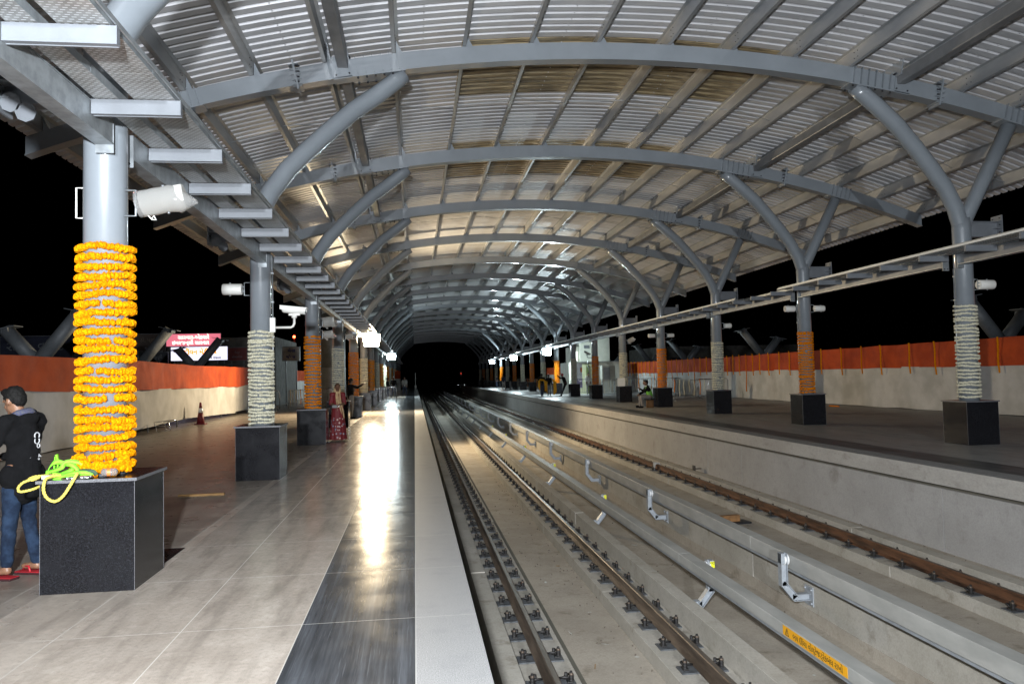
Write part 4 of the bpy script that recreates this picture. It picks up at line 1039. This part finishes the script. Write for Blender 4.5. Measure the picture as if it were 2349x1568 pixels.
def person(lab, loc, rz, h=1.68, J=None, top=blk, legs=jean, sk=skin, hair=hairm, vox=.02, shoes=blk, sleeves=True, drape=None, cap=None, hood=False, long_top=.0, group=None, bare_feet=False, headrot=0., slim=1.):
    """local axes: x right, y facing, z up"""
    j = dict(pel=(0,0,.93), che=(0,-.005,1.22), nek=(0,0,1.40), hed=(0,.03,1.555), shR=(.175,0,1.355), shL=(-.175,0,1.355), elR=(.215,-.03,1.08), elL=(-.215,-.03,1.08),
             wrR=(.215,.07,.86), wrL=(-.215,.07,.86), hiR=(.088,0,.90), hiL=(-.088,0,.90), knR=(.098,.02,.50), knL=(-.098,.02,.50), anR=(.10,-.02,.085), anL=(-.10,-.02,.085))
    if J: j.update(J)
    k = h/1.68; j = {a: V(b)*k for a, b in j.items()}
    def tdir(a, f): # toe direction along facing
        return j[a]+V((.02*(1 if a == 'anR' else -1), .15, -.05))*k
    hd = j['hed']; RM = Matrix.Rotation(headrot, 4, 'X')
    def hp(x, y, z): return hd+(RM@V((x,y,z)))*k
    body = [('e', hd+(RM@V((0,-.012,.025)))*k, (.073*k,.09*k,.098*k)), ('e', hp(0,.022,-.045), (.052*k,.062*k,.062*k)), ('c', hp(0,.075,-.075), hp(0,.085,-.08), .018*k, .018*k),
            ('c', hp(0,.088,.012), hp(0,.106,-.022), .010*k, .014*k), ('c', hp(-.03,.078,.03), hp(.03,.078,.03), .013*k, .013*k), ('c', hp(-.016,.09,-.05), hp(.016,.09,-.05), .010*k, .010*k),
            ('e', hp(.076,-.008,-.005), (.012*k,.02*k,.032*k)), ('e', hp(-.076,-.008,-.005), (.012*k,.02*k,.032*k)),
            ('c', j['nek']-V((0,0,.05))*k, hd-(RM@V((0,.01,.05)))*k, .058*k, .052*k),
            ('c', j['che']+V((0,0,.06))*k, j['pel'], .125*k*slim, .118*k*slim), ('c', j['shR'], j['shL'], .062*k, .062*k), ('c', j['che']+V((.06,0,.02))*k, j['che']+V((-.06,0,.02))*k, .108*k*slim, .108*k*slim),
            ('c', j['hiR'], j['hiL'], .105*k*slim, .105*k*slim)]
    for s_ in 'RL':
        body += [('c', j['sh'+s_], j['el'+s_], .050*k, .038*k), ('c', j['el'+s_], j['wr'+s_], .037*k, .024*k), ('c', j['hi'+s_], j['kn'+s_], .088*k*slim, .055*k*slim), ('c', j['kn'+s_], j['an'+s_], .053*k, .036*k),
                 ('c', j['an'+s_]-V((0,.01,.035))*k, tdir('an'+s_, 1), .036*k, .026*k)]
        d = (j['wr'+s_]-j['el'+s_]).normalized(); pa = j['wr'+s_]+d*.05*k; sx = 1 if s_ == 'R' else -1; sd = d.cross(V((0,0,1)) if abs(d.z) < .8 else V((0,1,0))).normalized()
        body.append(('c', j['wr'+s_]+d*.01*k, pa, .026*k, .034*k))
        for q in range(4):
            b0 = pa+sd*(.024-.016*q)*k+d*.02*k; L_ = (.062,.072,.068,.052)[q]*k; nn = d.cross(sd).normalized()
            mid_ = b0+d*L_*.55; body += [('c', b0, mid_, .0095*k, .009*k), ('c', mid_, mid_+(d*.75+nn*.6*sx)*L_*.5, .009*k, .007*k)]
        body.append(('c', pa+sd*.03*k-d*.02*k, pa+sd*.058*k+d*.028*k, .011*k, .009*k))
    root = blob('person', body, vox, sk); root.location = loc; root.rotation_euler = (0,0,rz)
    tag(root, lab, 'person', group)
    # hair
    hr = [('e', hp(0,-.024,.047), (.081*k,.094*k,.088*k)), ('e', hp(0,-.06,-.005), (.068*k,.052*k,.075*k)), ('e', hp(0,.03,.098), (.062*k,.052*k,.034*k)), ('e', hp(.055,-.02,.02), (.026*k,.045*k,.05*k)), ('e', hp(-.055,-.02,.02), (.026*k,.045*k,.05*k))]
    blob('hair', hr, vox*.8, hair if not cap else cap, root, 3)
    # shirt
    g = .014*k
    sh = [('c', j['che']+V((0,0,.07))*k, j['pel']+V((0,0,-.02-long_top))*k, .135*k*slim, (.130+long_top*.22)*k*slim), ('c', j['shR'], j['shL'], .074*k, .074*k), ('c', j['che']+V((.065,0,.02))*k, j['che']+V((-.065,0,.02))*k, .118*k*slim, .118*k*slim), ('c', j['nek']-V((0,.01,.05))*k, j['nek']-V((0,.01,.01))*k, .075*k, .066*k)]
    for s_ in 'RL':
        sh.append(('c', j['sh'+s_], j['el'+s_], .066*k, .052*k))
        if sleeves: sh.append(('c', j['el'+s_], j['wr'+s_]-(j['wr'+s_]-j['el'+s_])*.06, .052*k, .038*k))
    if hood: sh += [('e', j['nek']+V((0,-.085,-.02))*k, (.10*k,.065*k,.06*k)), ('e', j['nek']+V((0,-.05,.015))*k, (.085*k,.06*k,.045*k))]
    if long_top: sh += [('c', j['hiR']-V((0,0,.03)), j['hiL']-V((0,0,.03)), .136*k*slim, .136*k*slim)]
    blob('shirt', sh, vox, top, root, 4)
    tr = [('c', j['hiR'], j['hiL'], .108*k*slim, .108*k*slim), ('e', j['pel'], (.125*k*slim,.11*k*slim,.09*k))]
    for s_ in 'RL': tr += [('c', j['hi'+s_], j['kn'+s_], .100*k*slim, .070*k*slim), ('c', j['kn'+s_], j['an'+s_]+V((0,0,.02))*k, .069*k*slim, .050*k)]
    blob('trousers', tr, vox, legs, root, 3)
    if not bare_feet:
        for s_ in 'RL': blob('shoe', [('c', j['an'+s_]-V((0,.015,.03))*k, tdir('an'+s_, 1), .046*k, .034*k), ('c', j['an'+s_]-V((0,.02,.05))*k, tdir('an'+s_,1)-V((0,0,.01))*k, .035*k, .03*k)], vox, shoes, root, 2)
    return root, j, k
# man at the left edge: black hooded jacket, turned half away, hands together in front
man, j, k = person('young man in black hooded jacket and blue jeans, standing left of the nearest pedestal', (-3.40, 7.14, .03), radians(72), 1.63,
    dict(hed=(-.005,.085,1.535), nek=(0,.02,1.40), che=(0,.0,1.2), pel=(0,-.02,.9), elR=(.23,.10,1.11), wrR=(.13,.34,1.02), elL=(-.22,.10,1.12), wrL=(-.08,.35,1.04), knR=(.11,.045,.50), anR=(.115,-.05,.085), knL=(-.09,.04,.50), anL=(-.10,.06,.085)),
    blk, jean, skin, hairm, .0105, bare_feet=True, hood=True, long_top=.12, headrot=radians(-22), slim=.93)
b = MB()
for s_, x, y, z in (('R',.115,-.05,.0),('L',-.10,.06,.0)):
    b.m(brw).bb((x-.05,y-.085,-.028),(x+.055,y+.195,-.008), .008); b.m(redr).bb((x-.048,y-.083,-.008),(x+.053,y+.193,-.002), .002)
    b.tube([(x-.045,y+.03,-.0),(x-.03,y+.06,.045),(x,y+.13,.035),(x+.005,y+.15,.0)], .0085, 8); b.tube([(x+.05,y+.03,0),(x+.035,y+.06,.045),(x,y+.13,.035)], .0085, 8)
b.obj('flip_flops', man)
b = MB().m(mat('checked_scarf', (.30,.30,.34), .85, 0, .75, 60, .3, 100, c2=(.03,.035,.09)))
b.tube([(-.085,.04,1.35),(-.08,-.035,1.385),(0,-.07,1.40),(.08,-.035,1.385),(.085,.04,1.35),(.05,.115,1.28),(.03,.13,1.2)], [.028,.032,.035,.032,.028,.024,.02], 12); b.obj('scarf', man)
wpr = mat('white_back_print', (.38,.38,.38), .8)
b = MB().m(wpr)  # pale curled print on the back of the jacket
for (x0, z0, r_, a0, a1) in ((.0,1.19,.035,-40,220),(.0,1.13,.035,140,400),(.02,1.07,.022,0,360)):
    pts = []
    for i in range(14):
        a = radians(a0+(a1-a0)*i/13); x = .02+(x0+r_*cos(a))*.75; z = 1.12+(z0-1.1+r_*sin(a))*.75; pts.append((x, -.128-.004*(z-1.0)+.25*x*x, z))
    b.tube(pts, .0055, 6)
b.add([(-.06,-.132,1.0),(.07,-.131,1.0),(.02,-.133,1.045)], [(0,1,2)]); b.add([(-.02,-.133,.975),(.05,-.132,.975),(.045,-.132,.99),(-.015,-.132,.99)], [(0,1,2,3)])
b.obj('back_print', man)
b = MB().m(wpr)
for z in (1.02,.9,.8): b.ball((.05,.135,z), .007, 8, 5)
b.obj('jacket_button', man)

# woman in the sari
def sari(x, y, rz):
    pj = dict(hed=(0,.05,1.53), elR=(.20,.0,1.08), wrR=(.07,.20,1.03), elL=(-.20,.0,1.08), wrL=(-.06,.21,1.05))
    k = 1.55/1.68; j = {a: V(b)*k for a, b in dict(pel=(0,0,.93), che=(0,0,1.22), nek=(0,0,1.40), shR=(.16,0,1.34), shL=(-.16,0,1.34), **pj).items()}
    hd = j['hed']
    body = [('e', hd+V((0,-.012,.02)), (.068,.085,.092)), ('e', hd+V((0,.022,-.05)), (.047,.055,.055)), ('c', hd+V((0,.082,.01)), hd+V((0,.098,-.02)), .009, .012), ('c', hd+V((-.014,.083,-.048)), hd+V((.014,.083,-.048)), .009, .009),
            ('c', j['nek']-V((0,0,.05)), hd-V((0,.01,.05)), .05, .045), ('c', j['che'], j['pel'], .115, .12), ('c', j['shR'], j['shL'], .056, .056)]
    for s_ in 'RL':
        body += [('c', j['sh'+s_], j['el'+s_], .045, .035), ('c', j['el'+s_], j['wr'+s_], .034, .022), ('c', (.09*(1 if s_=='R' else -1),0,.8), (.09*(1 if s_=='R' else -1),.01,.06), .08, .035), ('c', (.09*(1 if s_=='R' else -1),-.02,.035), (.10*(1 if s_=='R' else -1),.13,.025), .03, .022)]
        d = (j['wr'+s_]-j['el'+s_]).normalized(); body.append(('c', j['wr'+s_], j['wr'+s_]+d*.05, .022, .028))
        for q in range(4): body.append(('c', j['wr'+s_]+d*.05+V((0,0,.02-.013*q)), j['wr'+s_]+d*(.11-.006*abs(q-1))+V((0,0,.02-.014*q)), .008, .006))
        body.append(('c', j['wr'+s_]+d*.02+V((0,0,.02)), j['wr'+s_]+d*.06+V((0,.01,.05)), .009, .007))
    r = blob('person', body, .014, skin_d); r.location = (x, y, 0); r.rotation_euler = (0,0,rz)
    tag(r, 'woman in red patterned sari with beige veil, standing before the fourth left pedestal', 'person')
    blob('hair', [('e', hd+V((0,-.03,.04)), (.075,.085,.082))], .015, hairm, r, 3)
    blob('blouse', [('c', j['che']+V((0,0,.06)), j['pel']+V((0,0,.02)), .125, .128), ('c', j['shR'], j['shL'], .066, .066)]+[('c', j['sh'+s_], j['el'+s_], .056, .048) for s_ in 'RL'], .015, redc, r, 3)
    m, nt, P = newmat('patterned_red_skirt'); g = NG(nt); v = g.co()
    vr = g.n('ShaderNodeTexVoronoi'); g.ln(v, vr.inputs['Vector']); vr.inputs['Scale'].default_value = 13
    sp = g.n('ShaderNodeSeparateXYZ'); g.ln(v, sp.inputs[0]); low = g.m('LESS_THAN', sp.outputs[2], .62)
    fl = g.m('MULTIPLY', g.m('LESS_THAN', vr.outputs['Distance'], .33), low)
    c = g.mix(fl, (.125,.005,.008), g.mix(g.ramp(g.noise(v, 9, 2), .4, .6), (.10,.14,.22), (.45,.30,.26)))
    g.put(P.inputs['Base Color'], c); P.inputs['Roughness'].default_value = .7
    b = MB().m(m); rows = []
    for i in range(20):
        z = .045+(.93-.045)*i/19; u = i/19; row = []
        rx_, ry_ = .225-.075*u, .20-.075*u
        for q in range(48):
            a = 2*pi*q/48; w_ = 1+(.055*(1-u)+.012)*sin(a*11+2.2*z)+.03*(1-u)*sin(a*5-z*3); row.append((rx_*w_*cos(a), ry_*w_*sin(a)+.01, z))
        rows.append(row)
    b.grid(rows[::-1], True, True); b.obj('sari_skirt', r)
    # veil: over the crown, falling behind and down the left side of the chest
    b = MB().m(tan); rows = []
    for i in range(14):
        a = radians(-100+200*i/13); row = []
        for q in range(16):
            u = q/15
            if u < .4:
                t_ = u/.4; ph = t_*1.9-.55; p = hd+V((.092*sin(a)*(.85+.3*t_), -.03-.10*t_*cos(a*.6)+.06*(1-t_)*cos(a*.8), .10*cos(a)*(1-t_*.4)+.03-.10*t_*abs(sin(a))))
            else:
                t_ = (u-.4)/.6; p = hd+V(((.115+.05*t_)*sin(a), -.13-.05*t_*cos(a)+.13*t_*abs(sin(a)), -.06-.10*abs(sin(a))-.52*t_+.04*cos(a)))
            row.append(p+V((.006*sin(q*2+i), .008*sin(i*1.7+q), 0)))
        rows.append(row)
    b.grid(rows)
    rows = []
    for i in range(8):
        row = []
        for q in range(20):
            u = q/19; z = hd.z+.04-.85*u; x_ = -.085-.055*u+.03*sin(u*5)+(.016+.009*u)*i; y_ = .03+.10*min(1,u*3)+.02*sin(i*1.6+u*4)+.03*sin(u*3)-.04*u; row.append((x_, y_+.012*sin(i*2.2), z))
        rows.append(row)
    b.grid(rows); b.obj('veil', r)
    return r
sw = sari(-2.05, 20.76, pi+.15)
t = thing('hand_bag', 'small white bag held by the woman in the red sari', 'bag', (-2.06, 20.52, .93)); b = MB().m(greyc); b.bb((-.11,-.03,-.04),(.02,.03,.035), .012); b.m(white_p).bb((.02,-.02,-.02),(.08,.02,.03), .008); b.obj('bag_body', t)

# standing and walking figures along the platforms
person('man in dark clothes reaching towards the fifth left garland', (-2.62, 31.9, 0), radians(-60), 1.66, dict(elR=(.30,.16,1.30), wrR=(.28,.42,1.42), elL=(-.22,.0,1.1)), blk, greyc, skin_d, vox=.02)
person('man in dark shirt standing with hands at chest, right of the far left pair', (-1.75, 64.5, 0), radians(160), 1.72, dict(elR=(.24,.05,1.1), wrR=(.08,.22,1.25), elL=(-.24,.05,1.1), wrL=(-.06,.22,1.25), knR=(.10,.05,.5), anR=(.2,.0,.085)), blk, navy, skin_d, vox=.03)
person('man in dark clothes leaning at the far left pedestals', (-2.2, 63.2, 0), radians(90), 1.66, None, blk, navy, skin_d, vox=.03)
person('man in pale grey shirt standing alone in the middle of the left platform', (-.90, 69.0, 0), radians(185), 1.70, dict(knR=(.12,.03,.5), anR=(.16,-.02,.085), knL=(-.12,.03,.5), anL=(-.15,0,.085)), greyc, navy, skin_d, vox=.03)
W1, jw, kw = person('person in dark shirt walking with yellow garlands across the shoulders', (9.33, 55.5, .012), radians(-8), 1.70, dict(elR=(.27,.05,1.15), wrR=(.20,.12,.98), elL=(-.27,.05,1.15), wrL=(-.2,.12,.98), knR=(.06,.08,.52), anR=(.05,.12,.085), knL=(-.05,.0,.5), anL=(-.04,-.12,.1)), blk, navy, skin_d, vox=.025)
W2, _, _ = person('person in black vest and grey jeans walking beside a heap of yellow garlands', (9.98, 56.2, .012), radians(-5), 1.62, dict(knR=(.09,.05,.52), anR=(.10,.1,.085), knL=(-.08,-.0,.5), anL=(-.09,-.1,.1)), blk, mat('grey_jeans', (.09,.10,.11), .85), skin_d, vox=.025)
mg = mat('yellow_flower_strings', (.62,.30,.006), .85, 0, .3, 40, .6, 120)
def bundle(x, y, pts_list, lab):
    b = MB().m(mg); rnd = random.Random(int(x*100))
    for pts in pts_list:
        P = [V(p) for p in pts]; d = []
        for a, c in zip(P[:-1], P[1:]):
            for q in range(max(2, int((c-a).length/.035))): d.append(a.lerp(c, q/max(2, int((c-a).length/.035))))
        for q in d: b.ball((q.x+rnd.uniform(-.01,.01), q.y+rnd.uniform(-.01,.01), q.z), .034, 6, 4, jit=.12)
    o = b.obj('garland_bundle'); o.location = (x, y, .012); tag(o, lab, 'garland')
bundle(9.33, 55.5, [[(-.30+.02*i,-.14,.75-.05*i),(-.27+.02*i,-.17,1.15),(-.14,-.17,1.22+.012*i),(.14,-.17,1.16+.012*i),(.28-.02*i,-.17,1.12),(.33-.02*i,-.12,.55-.04*i)] for i in range(6)]+[[(.34+.015*i,-.1,1.05),(.36,-.08,.2+.05*i)] for i in range(3)], 'yellow garlands slung across the back of the walking person in dark shirt')
bundle(9.98, 56.2, [[(.24+.03*i,-.1,1.28-.02*i),(.36+.03*i,-.09,1.0),(.36+.035*i,-.08,.5),(.34+.035*i,-.06,.08+.03*i)] for i in range(6)], 'yellow garlands hanging to the ground beside the person in black vest')
person('man in black with red cap leaning on a pedestal and taking a photo', (10.92, 55.2, .012), radians(75), 1.70, dict(hed=(0,.12,1.52), nek=(0,.06,1.37), che=(0,.0,1.2), pel=(0,-.12,.92), shR=(.17,.04,1.33), shL=(-.17,.04,1.33), elR=(.22,.26,1.32), wrR=(.08,.42,1.50), elL=(-.22,.26,1.30), wrL=(-.06,.44,1.50), hiR=(.09,-.12,.9), hiL=(-.09,-.12,.9), knR=(.09,.05,.5), anR=(.10,.18,.085), knL=(-.10,.02,.5), anL=(-.12,.20,.085)), blk, blk, skin_d, cap=mat('red_cap', (.3,.03,.04), .7), vox=.02)
t = thing('phone', 'small phone held up by the man in the red cap', 'phone', (10.47, 55.3, 1.56)); b = MB().m(bolt); b.bb((-.008,-.075,-.04),(.008,.075,.04), .004); b.obj('phone_body', t)
person('person standing behind the steel railing before the yellow doorway', (13.5, 60-1.7, .012), radians(180), 1.70, None, lightc, greyc, skin_d, vox=.03)
person('man in dark blue shirt and pale trousers on the far right platform', (10.05, 86.0, .012), radians(-30), 1.72, dict(knR=(.12,.05,.5), anR=(.16,.1,.085)), navy, lightc, skin_d, vox=.03)
person('man in dark shirt and grey trousers facing the man in pale trousers', (10.72, 85.2, .012), radians(60), 1.70, dict(elR=(.24,.12,1.12), wrR=(.12,.3,1.05)), blk, greyc, skin_d, vox=.03)
person('dark figure in black standing farthest along the right platform edge', (9.63, 108, .012), radians(120), 1.70, None, blk, blk, skin_d, vox=.035)
person('dark figure beside the far yellow heap on the right platform', (10.9, 101, .012), radians(120), 1.66, None, blk, navy, skin_d, vox=.035)
# seated pair
sit = dict(pel=(0,0,.50), che=(0,.06,.80), nek=(0,.12,.98), hed=(0,.17,1.13), shR=(.18,.10,.94), shL=(-.18,.10,.94), hiR=(.09,.02,.49), hiL=(-.09,.02,.49), knR=(.13,.42,.50), knL=(-.12,.40,.50), anR=(.13,.45,.085), anL=(-.10,.36,.085), elR=(.23,.26,.72), wrR=(.15,.44,.60), elL=(-.23,.24,.74), wrL=(-.10,.44,.86))
sv, j, k = person('seated man in green reflective vest and grey trousers on a wooden reel', (10.72, 33.9, .012), radians(80), 1.70, sit, blk, mat('warm_grey_trousers', (.17,.155,.14), .85), skin_d, vox=.014, sleeves=True)
vb = [('c', j['che']+V((0,0,.05))*k, j['pel']+V((0,0,.06))*k, .148*k, .14*k), ('c', j['shR']*.8+j['shL']*.2, j['shL']*.8+j['shR']*.2, .082*k, .082*k)]
blob('safety_vest', vb, .014, vest, sv, 3)
b = MB().m(reflx)
for s_ in (-1, 1):
    b.tube([(s_*.11*k,.10*k+.085,1.0*k-.01),(s_*.125*k,.02*k-.02,.94*k),(s_*.13*k,-.075*k,.80*k),(s_*.08*k,-.115*k,.66*k),(0,-.115*k,.56*k)], .015, 6)
b.obj('reflective_stripes', sv)
person('dark clothed man seated just beyond the man in the green vest', (10.95, 34.75, .012), radians(75), 1.70, sit, blk, navy, skin_d, vox=.02)
t = thing('wooden_reel', 'brown drum shaped stool under the man in the green vest', 'stool', (10.72, 33.9, .012))
b = MB().m(cardb); b.tube([(0,0,.0),(0,0,.36)], [.17,.17], 28); b.m(bolt).tube([(0,0,.36),(0,0,.395)], [.26,.26], 28); b.obj('stool_drum', t)
t = thing('wooden_reel', 'dark box under the man seated beyond the green vest', 'stool', (10.95, 34.75, .012))
b = MB().m(bolt); b.bb((-.2,-.2,0),(.2,.2,.39), .01); b.obj('stool_box', t)
t = thing('paper_notice', 'white paper taped to the fifth right column base', 'notice', (11.05, YR(5)-.385, .9)); b = MB().m(white_p); b.box((0,-.003,0),(.42,.0,.45)); b.obj('paper_sheet', t)

# ------------------------------------------------------------------ climbing harness left on the nearest pedestal
def ribbon(pts, wdt, m, name, parent, up=None, th=.0025, line=None):
    P = [V(p) for p in pts]; D = []      # Catmull-Rom
    for i in range(len(P)-1):
        p0, p1, p2, p3 = P[max(0,i-1)], P[i], P[i+1], P[min(len(P)-1,i+2)]
        for q in range(8):
            t_ = q/8; D.append(.5*((2*p1)+(-p0+p2)*t_+(2*p0-5*p1+4*p2-p3)*t_*t_+(-p0+3*p1-3*p2+p3)*t_**3))
    D.append(P[-1]); b = MB().m(m); rows = []; rl = []
    for i, q in enumerate(D):
        tg = (D[min(i+1,len(D)-1)]-D[max(i-1,0)]).normalized(); a = .5*sin(i*.22)+.3; u_ = V(up) if up else V((0, sin(a), cos(a)))
        w_ = (u_-tg*u_.dot(tg)).normalized(); n_ = tg.cross(w_).normalized()
        rows.append([q-w_*wdt/2-n_*th, q-w_*wdt/2+n_*th, q+w_*wdt/2+n_*th, q+w_*wdt/2-n_*th]); rl.append([(q+w_*wdt*.32-n_*(th+.0006)), (q+w_*wdt*.39-n_*(th+.0006))])
        rl[-1] += [(q+w_*wdt*.39+n_*(th+.0006)), (q+w_*wdt*.32+n_*(th+.0006))]
    b.grid(rows, True, True); b.m(mat('dark_stitching', (.05,.12,.02), .8)); b.grid(rl, False, True)
    return b.obj(name, parent)
HX, HY, HZ = -2.83, 6.62, .898
t = thing('safety_harness', 'lime green webbing harness with steel hooks lying on the nearest granite pedestal', 'harness', (HX, HY, HZ))
def hr(pts, w_=.032, **k): return ribbon([(p[0], p[1], p[2]) for p in pts], w_, lime, 'webbing_strap', t, **k)
hr([(-.13,-.02,.02),(-.10,-.03,.10),(-.05,-.04,.135),(.02,-.04,.12),(.09,-.05,.10),(.13,-.05,.055)], .036)
hr([(-.09,.03,.03),(-.085,.02,.10),(-.07,0,.17),(-.055,-.01,.185),(-.045,-.01,.12),(-.06,0,.05)], .038, up=(0,1,.3))
hr([(-.13,-.03,.05),(-.06,-.05,.07),(.0,-.06,.09),(.03,-.05,.13),(.10,-.03,.13),(.15,-.02,.10),(.14,-.03,.04),(.06,-.06,.03)], .034)
hr([(-.12,-.05,.012),(-.03,-.08,.016),(.06,-.09,.02),(.14,-.07,.016),(.22,-.08,.014)], .04, up=(0,.4,1))
hr([(-.10,.05,.015),(.0,.04,.05),(.07,.02,.09),(.05,-.02,.05),(-.02,-.03,.03),(-.09,-.02,.06)], .03)
hr([(.02,-.08,.03),(.10,-.10,.05),(.18,-.08,.045),(.24,-.07,.02)], .03)
ribbon([(.10,-.05,.05),(.17,-.06,.062),(.24,-.06,.05),(.26,-.05,.02)], .03, mat('dark_green_strap', (.03,.06,.035), .7), 'dark_strap', t)
b = MB().m(lightc); b.bb((-.12,-.135,.006),(-.05,-.10,.04), .006); b.obj('care_label', t)
def twisted(pts, r, name, m, parent):
    P = [V(p) for p in pts]; D = []
    for i in range(len(P)-1):
        p0, p1, p2, p3 = P[max(0,i-1)], P[i], P[i+1], P[min(len(P)-1,i+2)]
        for q in range(22):
            t_ = q/22; D.append(.5*((2*p1)+(-p0+p2)*t_+(2*p0-5*p1+4*p2-p3)*t_*t_+(-p0+3*p1-3*p2+p3)*t_**3))
    D.append(P[-1]); b = MB().m(m); up = None; acc = 0; strands = [[], [], []]
    for i, q in enumerate(D):
        tg = (D[min(i+1,len(D)-1)]-D[max(i-1,0)]).normalized()
        if up is None: up = tg.orthogonal().normalized()
        up = (up-tg*up.dot(tg)).normalized(); sd = tg.cross(up)
        if i: acc += (q-D[i-1]).length
        for s_ in range(3):
            a = acc/(r*5.5)*2*pi/1.2+s_*2*pi/3; strands[s_].append(q+(up*cos(a)+sd*sin(a))*r*.5)
    for st in strands: b.tube(st, r*.60, 7)
    return b.obj(name, parent)
FY = -.175-.03      # just in front of the pedestal edge
twisted([(.0,-.07,.03),(-.03,-.14,.03),(-.055,FY,.015),(-.065,FY-.01,-.06),(-.04,FY-.01,-.125),(.02,FY-.01,-.155),(.075,FY-.01,-.12),(.12,FY-.01,-.055),(.155,FY,.012),(.16,-.16,.045),(.13,-.10,.03)], .0115, 'yellow_rope', rope_y, t)
twisted([(-.06,-.06,.03),(-.12,-.05,.03),(-.20,-.06,.025),(-.225,-.10,.012),(-.17,-.155,.012),(-.14,-.12,.025),(-.18,-.15,.015),(-.235,-.17,-.005),(-.27,-.17,-.045),(-.255,-.17,-.075),(-.17,-.17,-.062),(-.145,-.1,-.05)], .010, 'yellow_rope', rope_y, t)
b = MB().m(chrome)
for x, y in ((.09,-.135),(.19,-.12)):
    b.tube([(x-.05,y,.012),(x-.045,y-.03,.014),(x+.05,y-.035,.014),(x+.075,y-.01,.014),(x+.06,y+.02,.014),(x-.03,y+.02,.014),(x-.05,y,.012)], .007, 8); b.cyl((x-.03,y-.034,.014),(x+.02,y-.036,.014), .011)
b.bb((.12,-.15,.012),(.26,-.115,.03), .005); b.obj('snap_hook', t)
t = thing('water_bottle', 'small crumpled clear bottle with orange label beside the harness', 'bottle', (-2.47, 6.56, .938), radians(15))
b = MB().m(clear); b.tube([(-.055,0,0),(-.045,0,0),(.02,0,0),(.05,0,0),(.065,0,0)], [.02,.031,.031,.03,.014], 18); b.obj('bottle_body', t)
b = MB().m(mat('orange_bottle_label', (.7,.18,.04), .5)); b.tube([(-.012,0,0),(.012,0,0)], [.0322,.0322], 18, caps=False); b.obj('bottle_label', t)
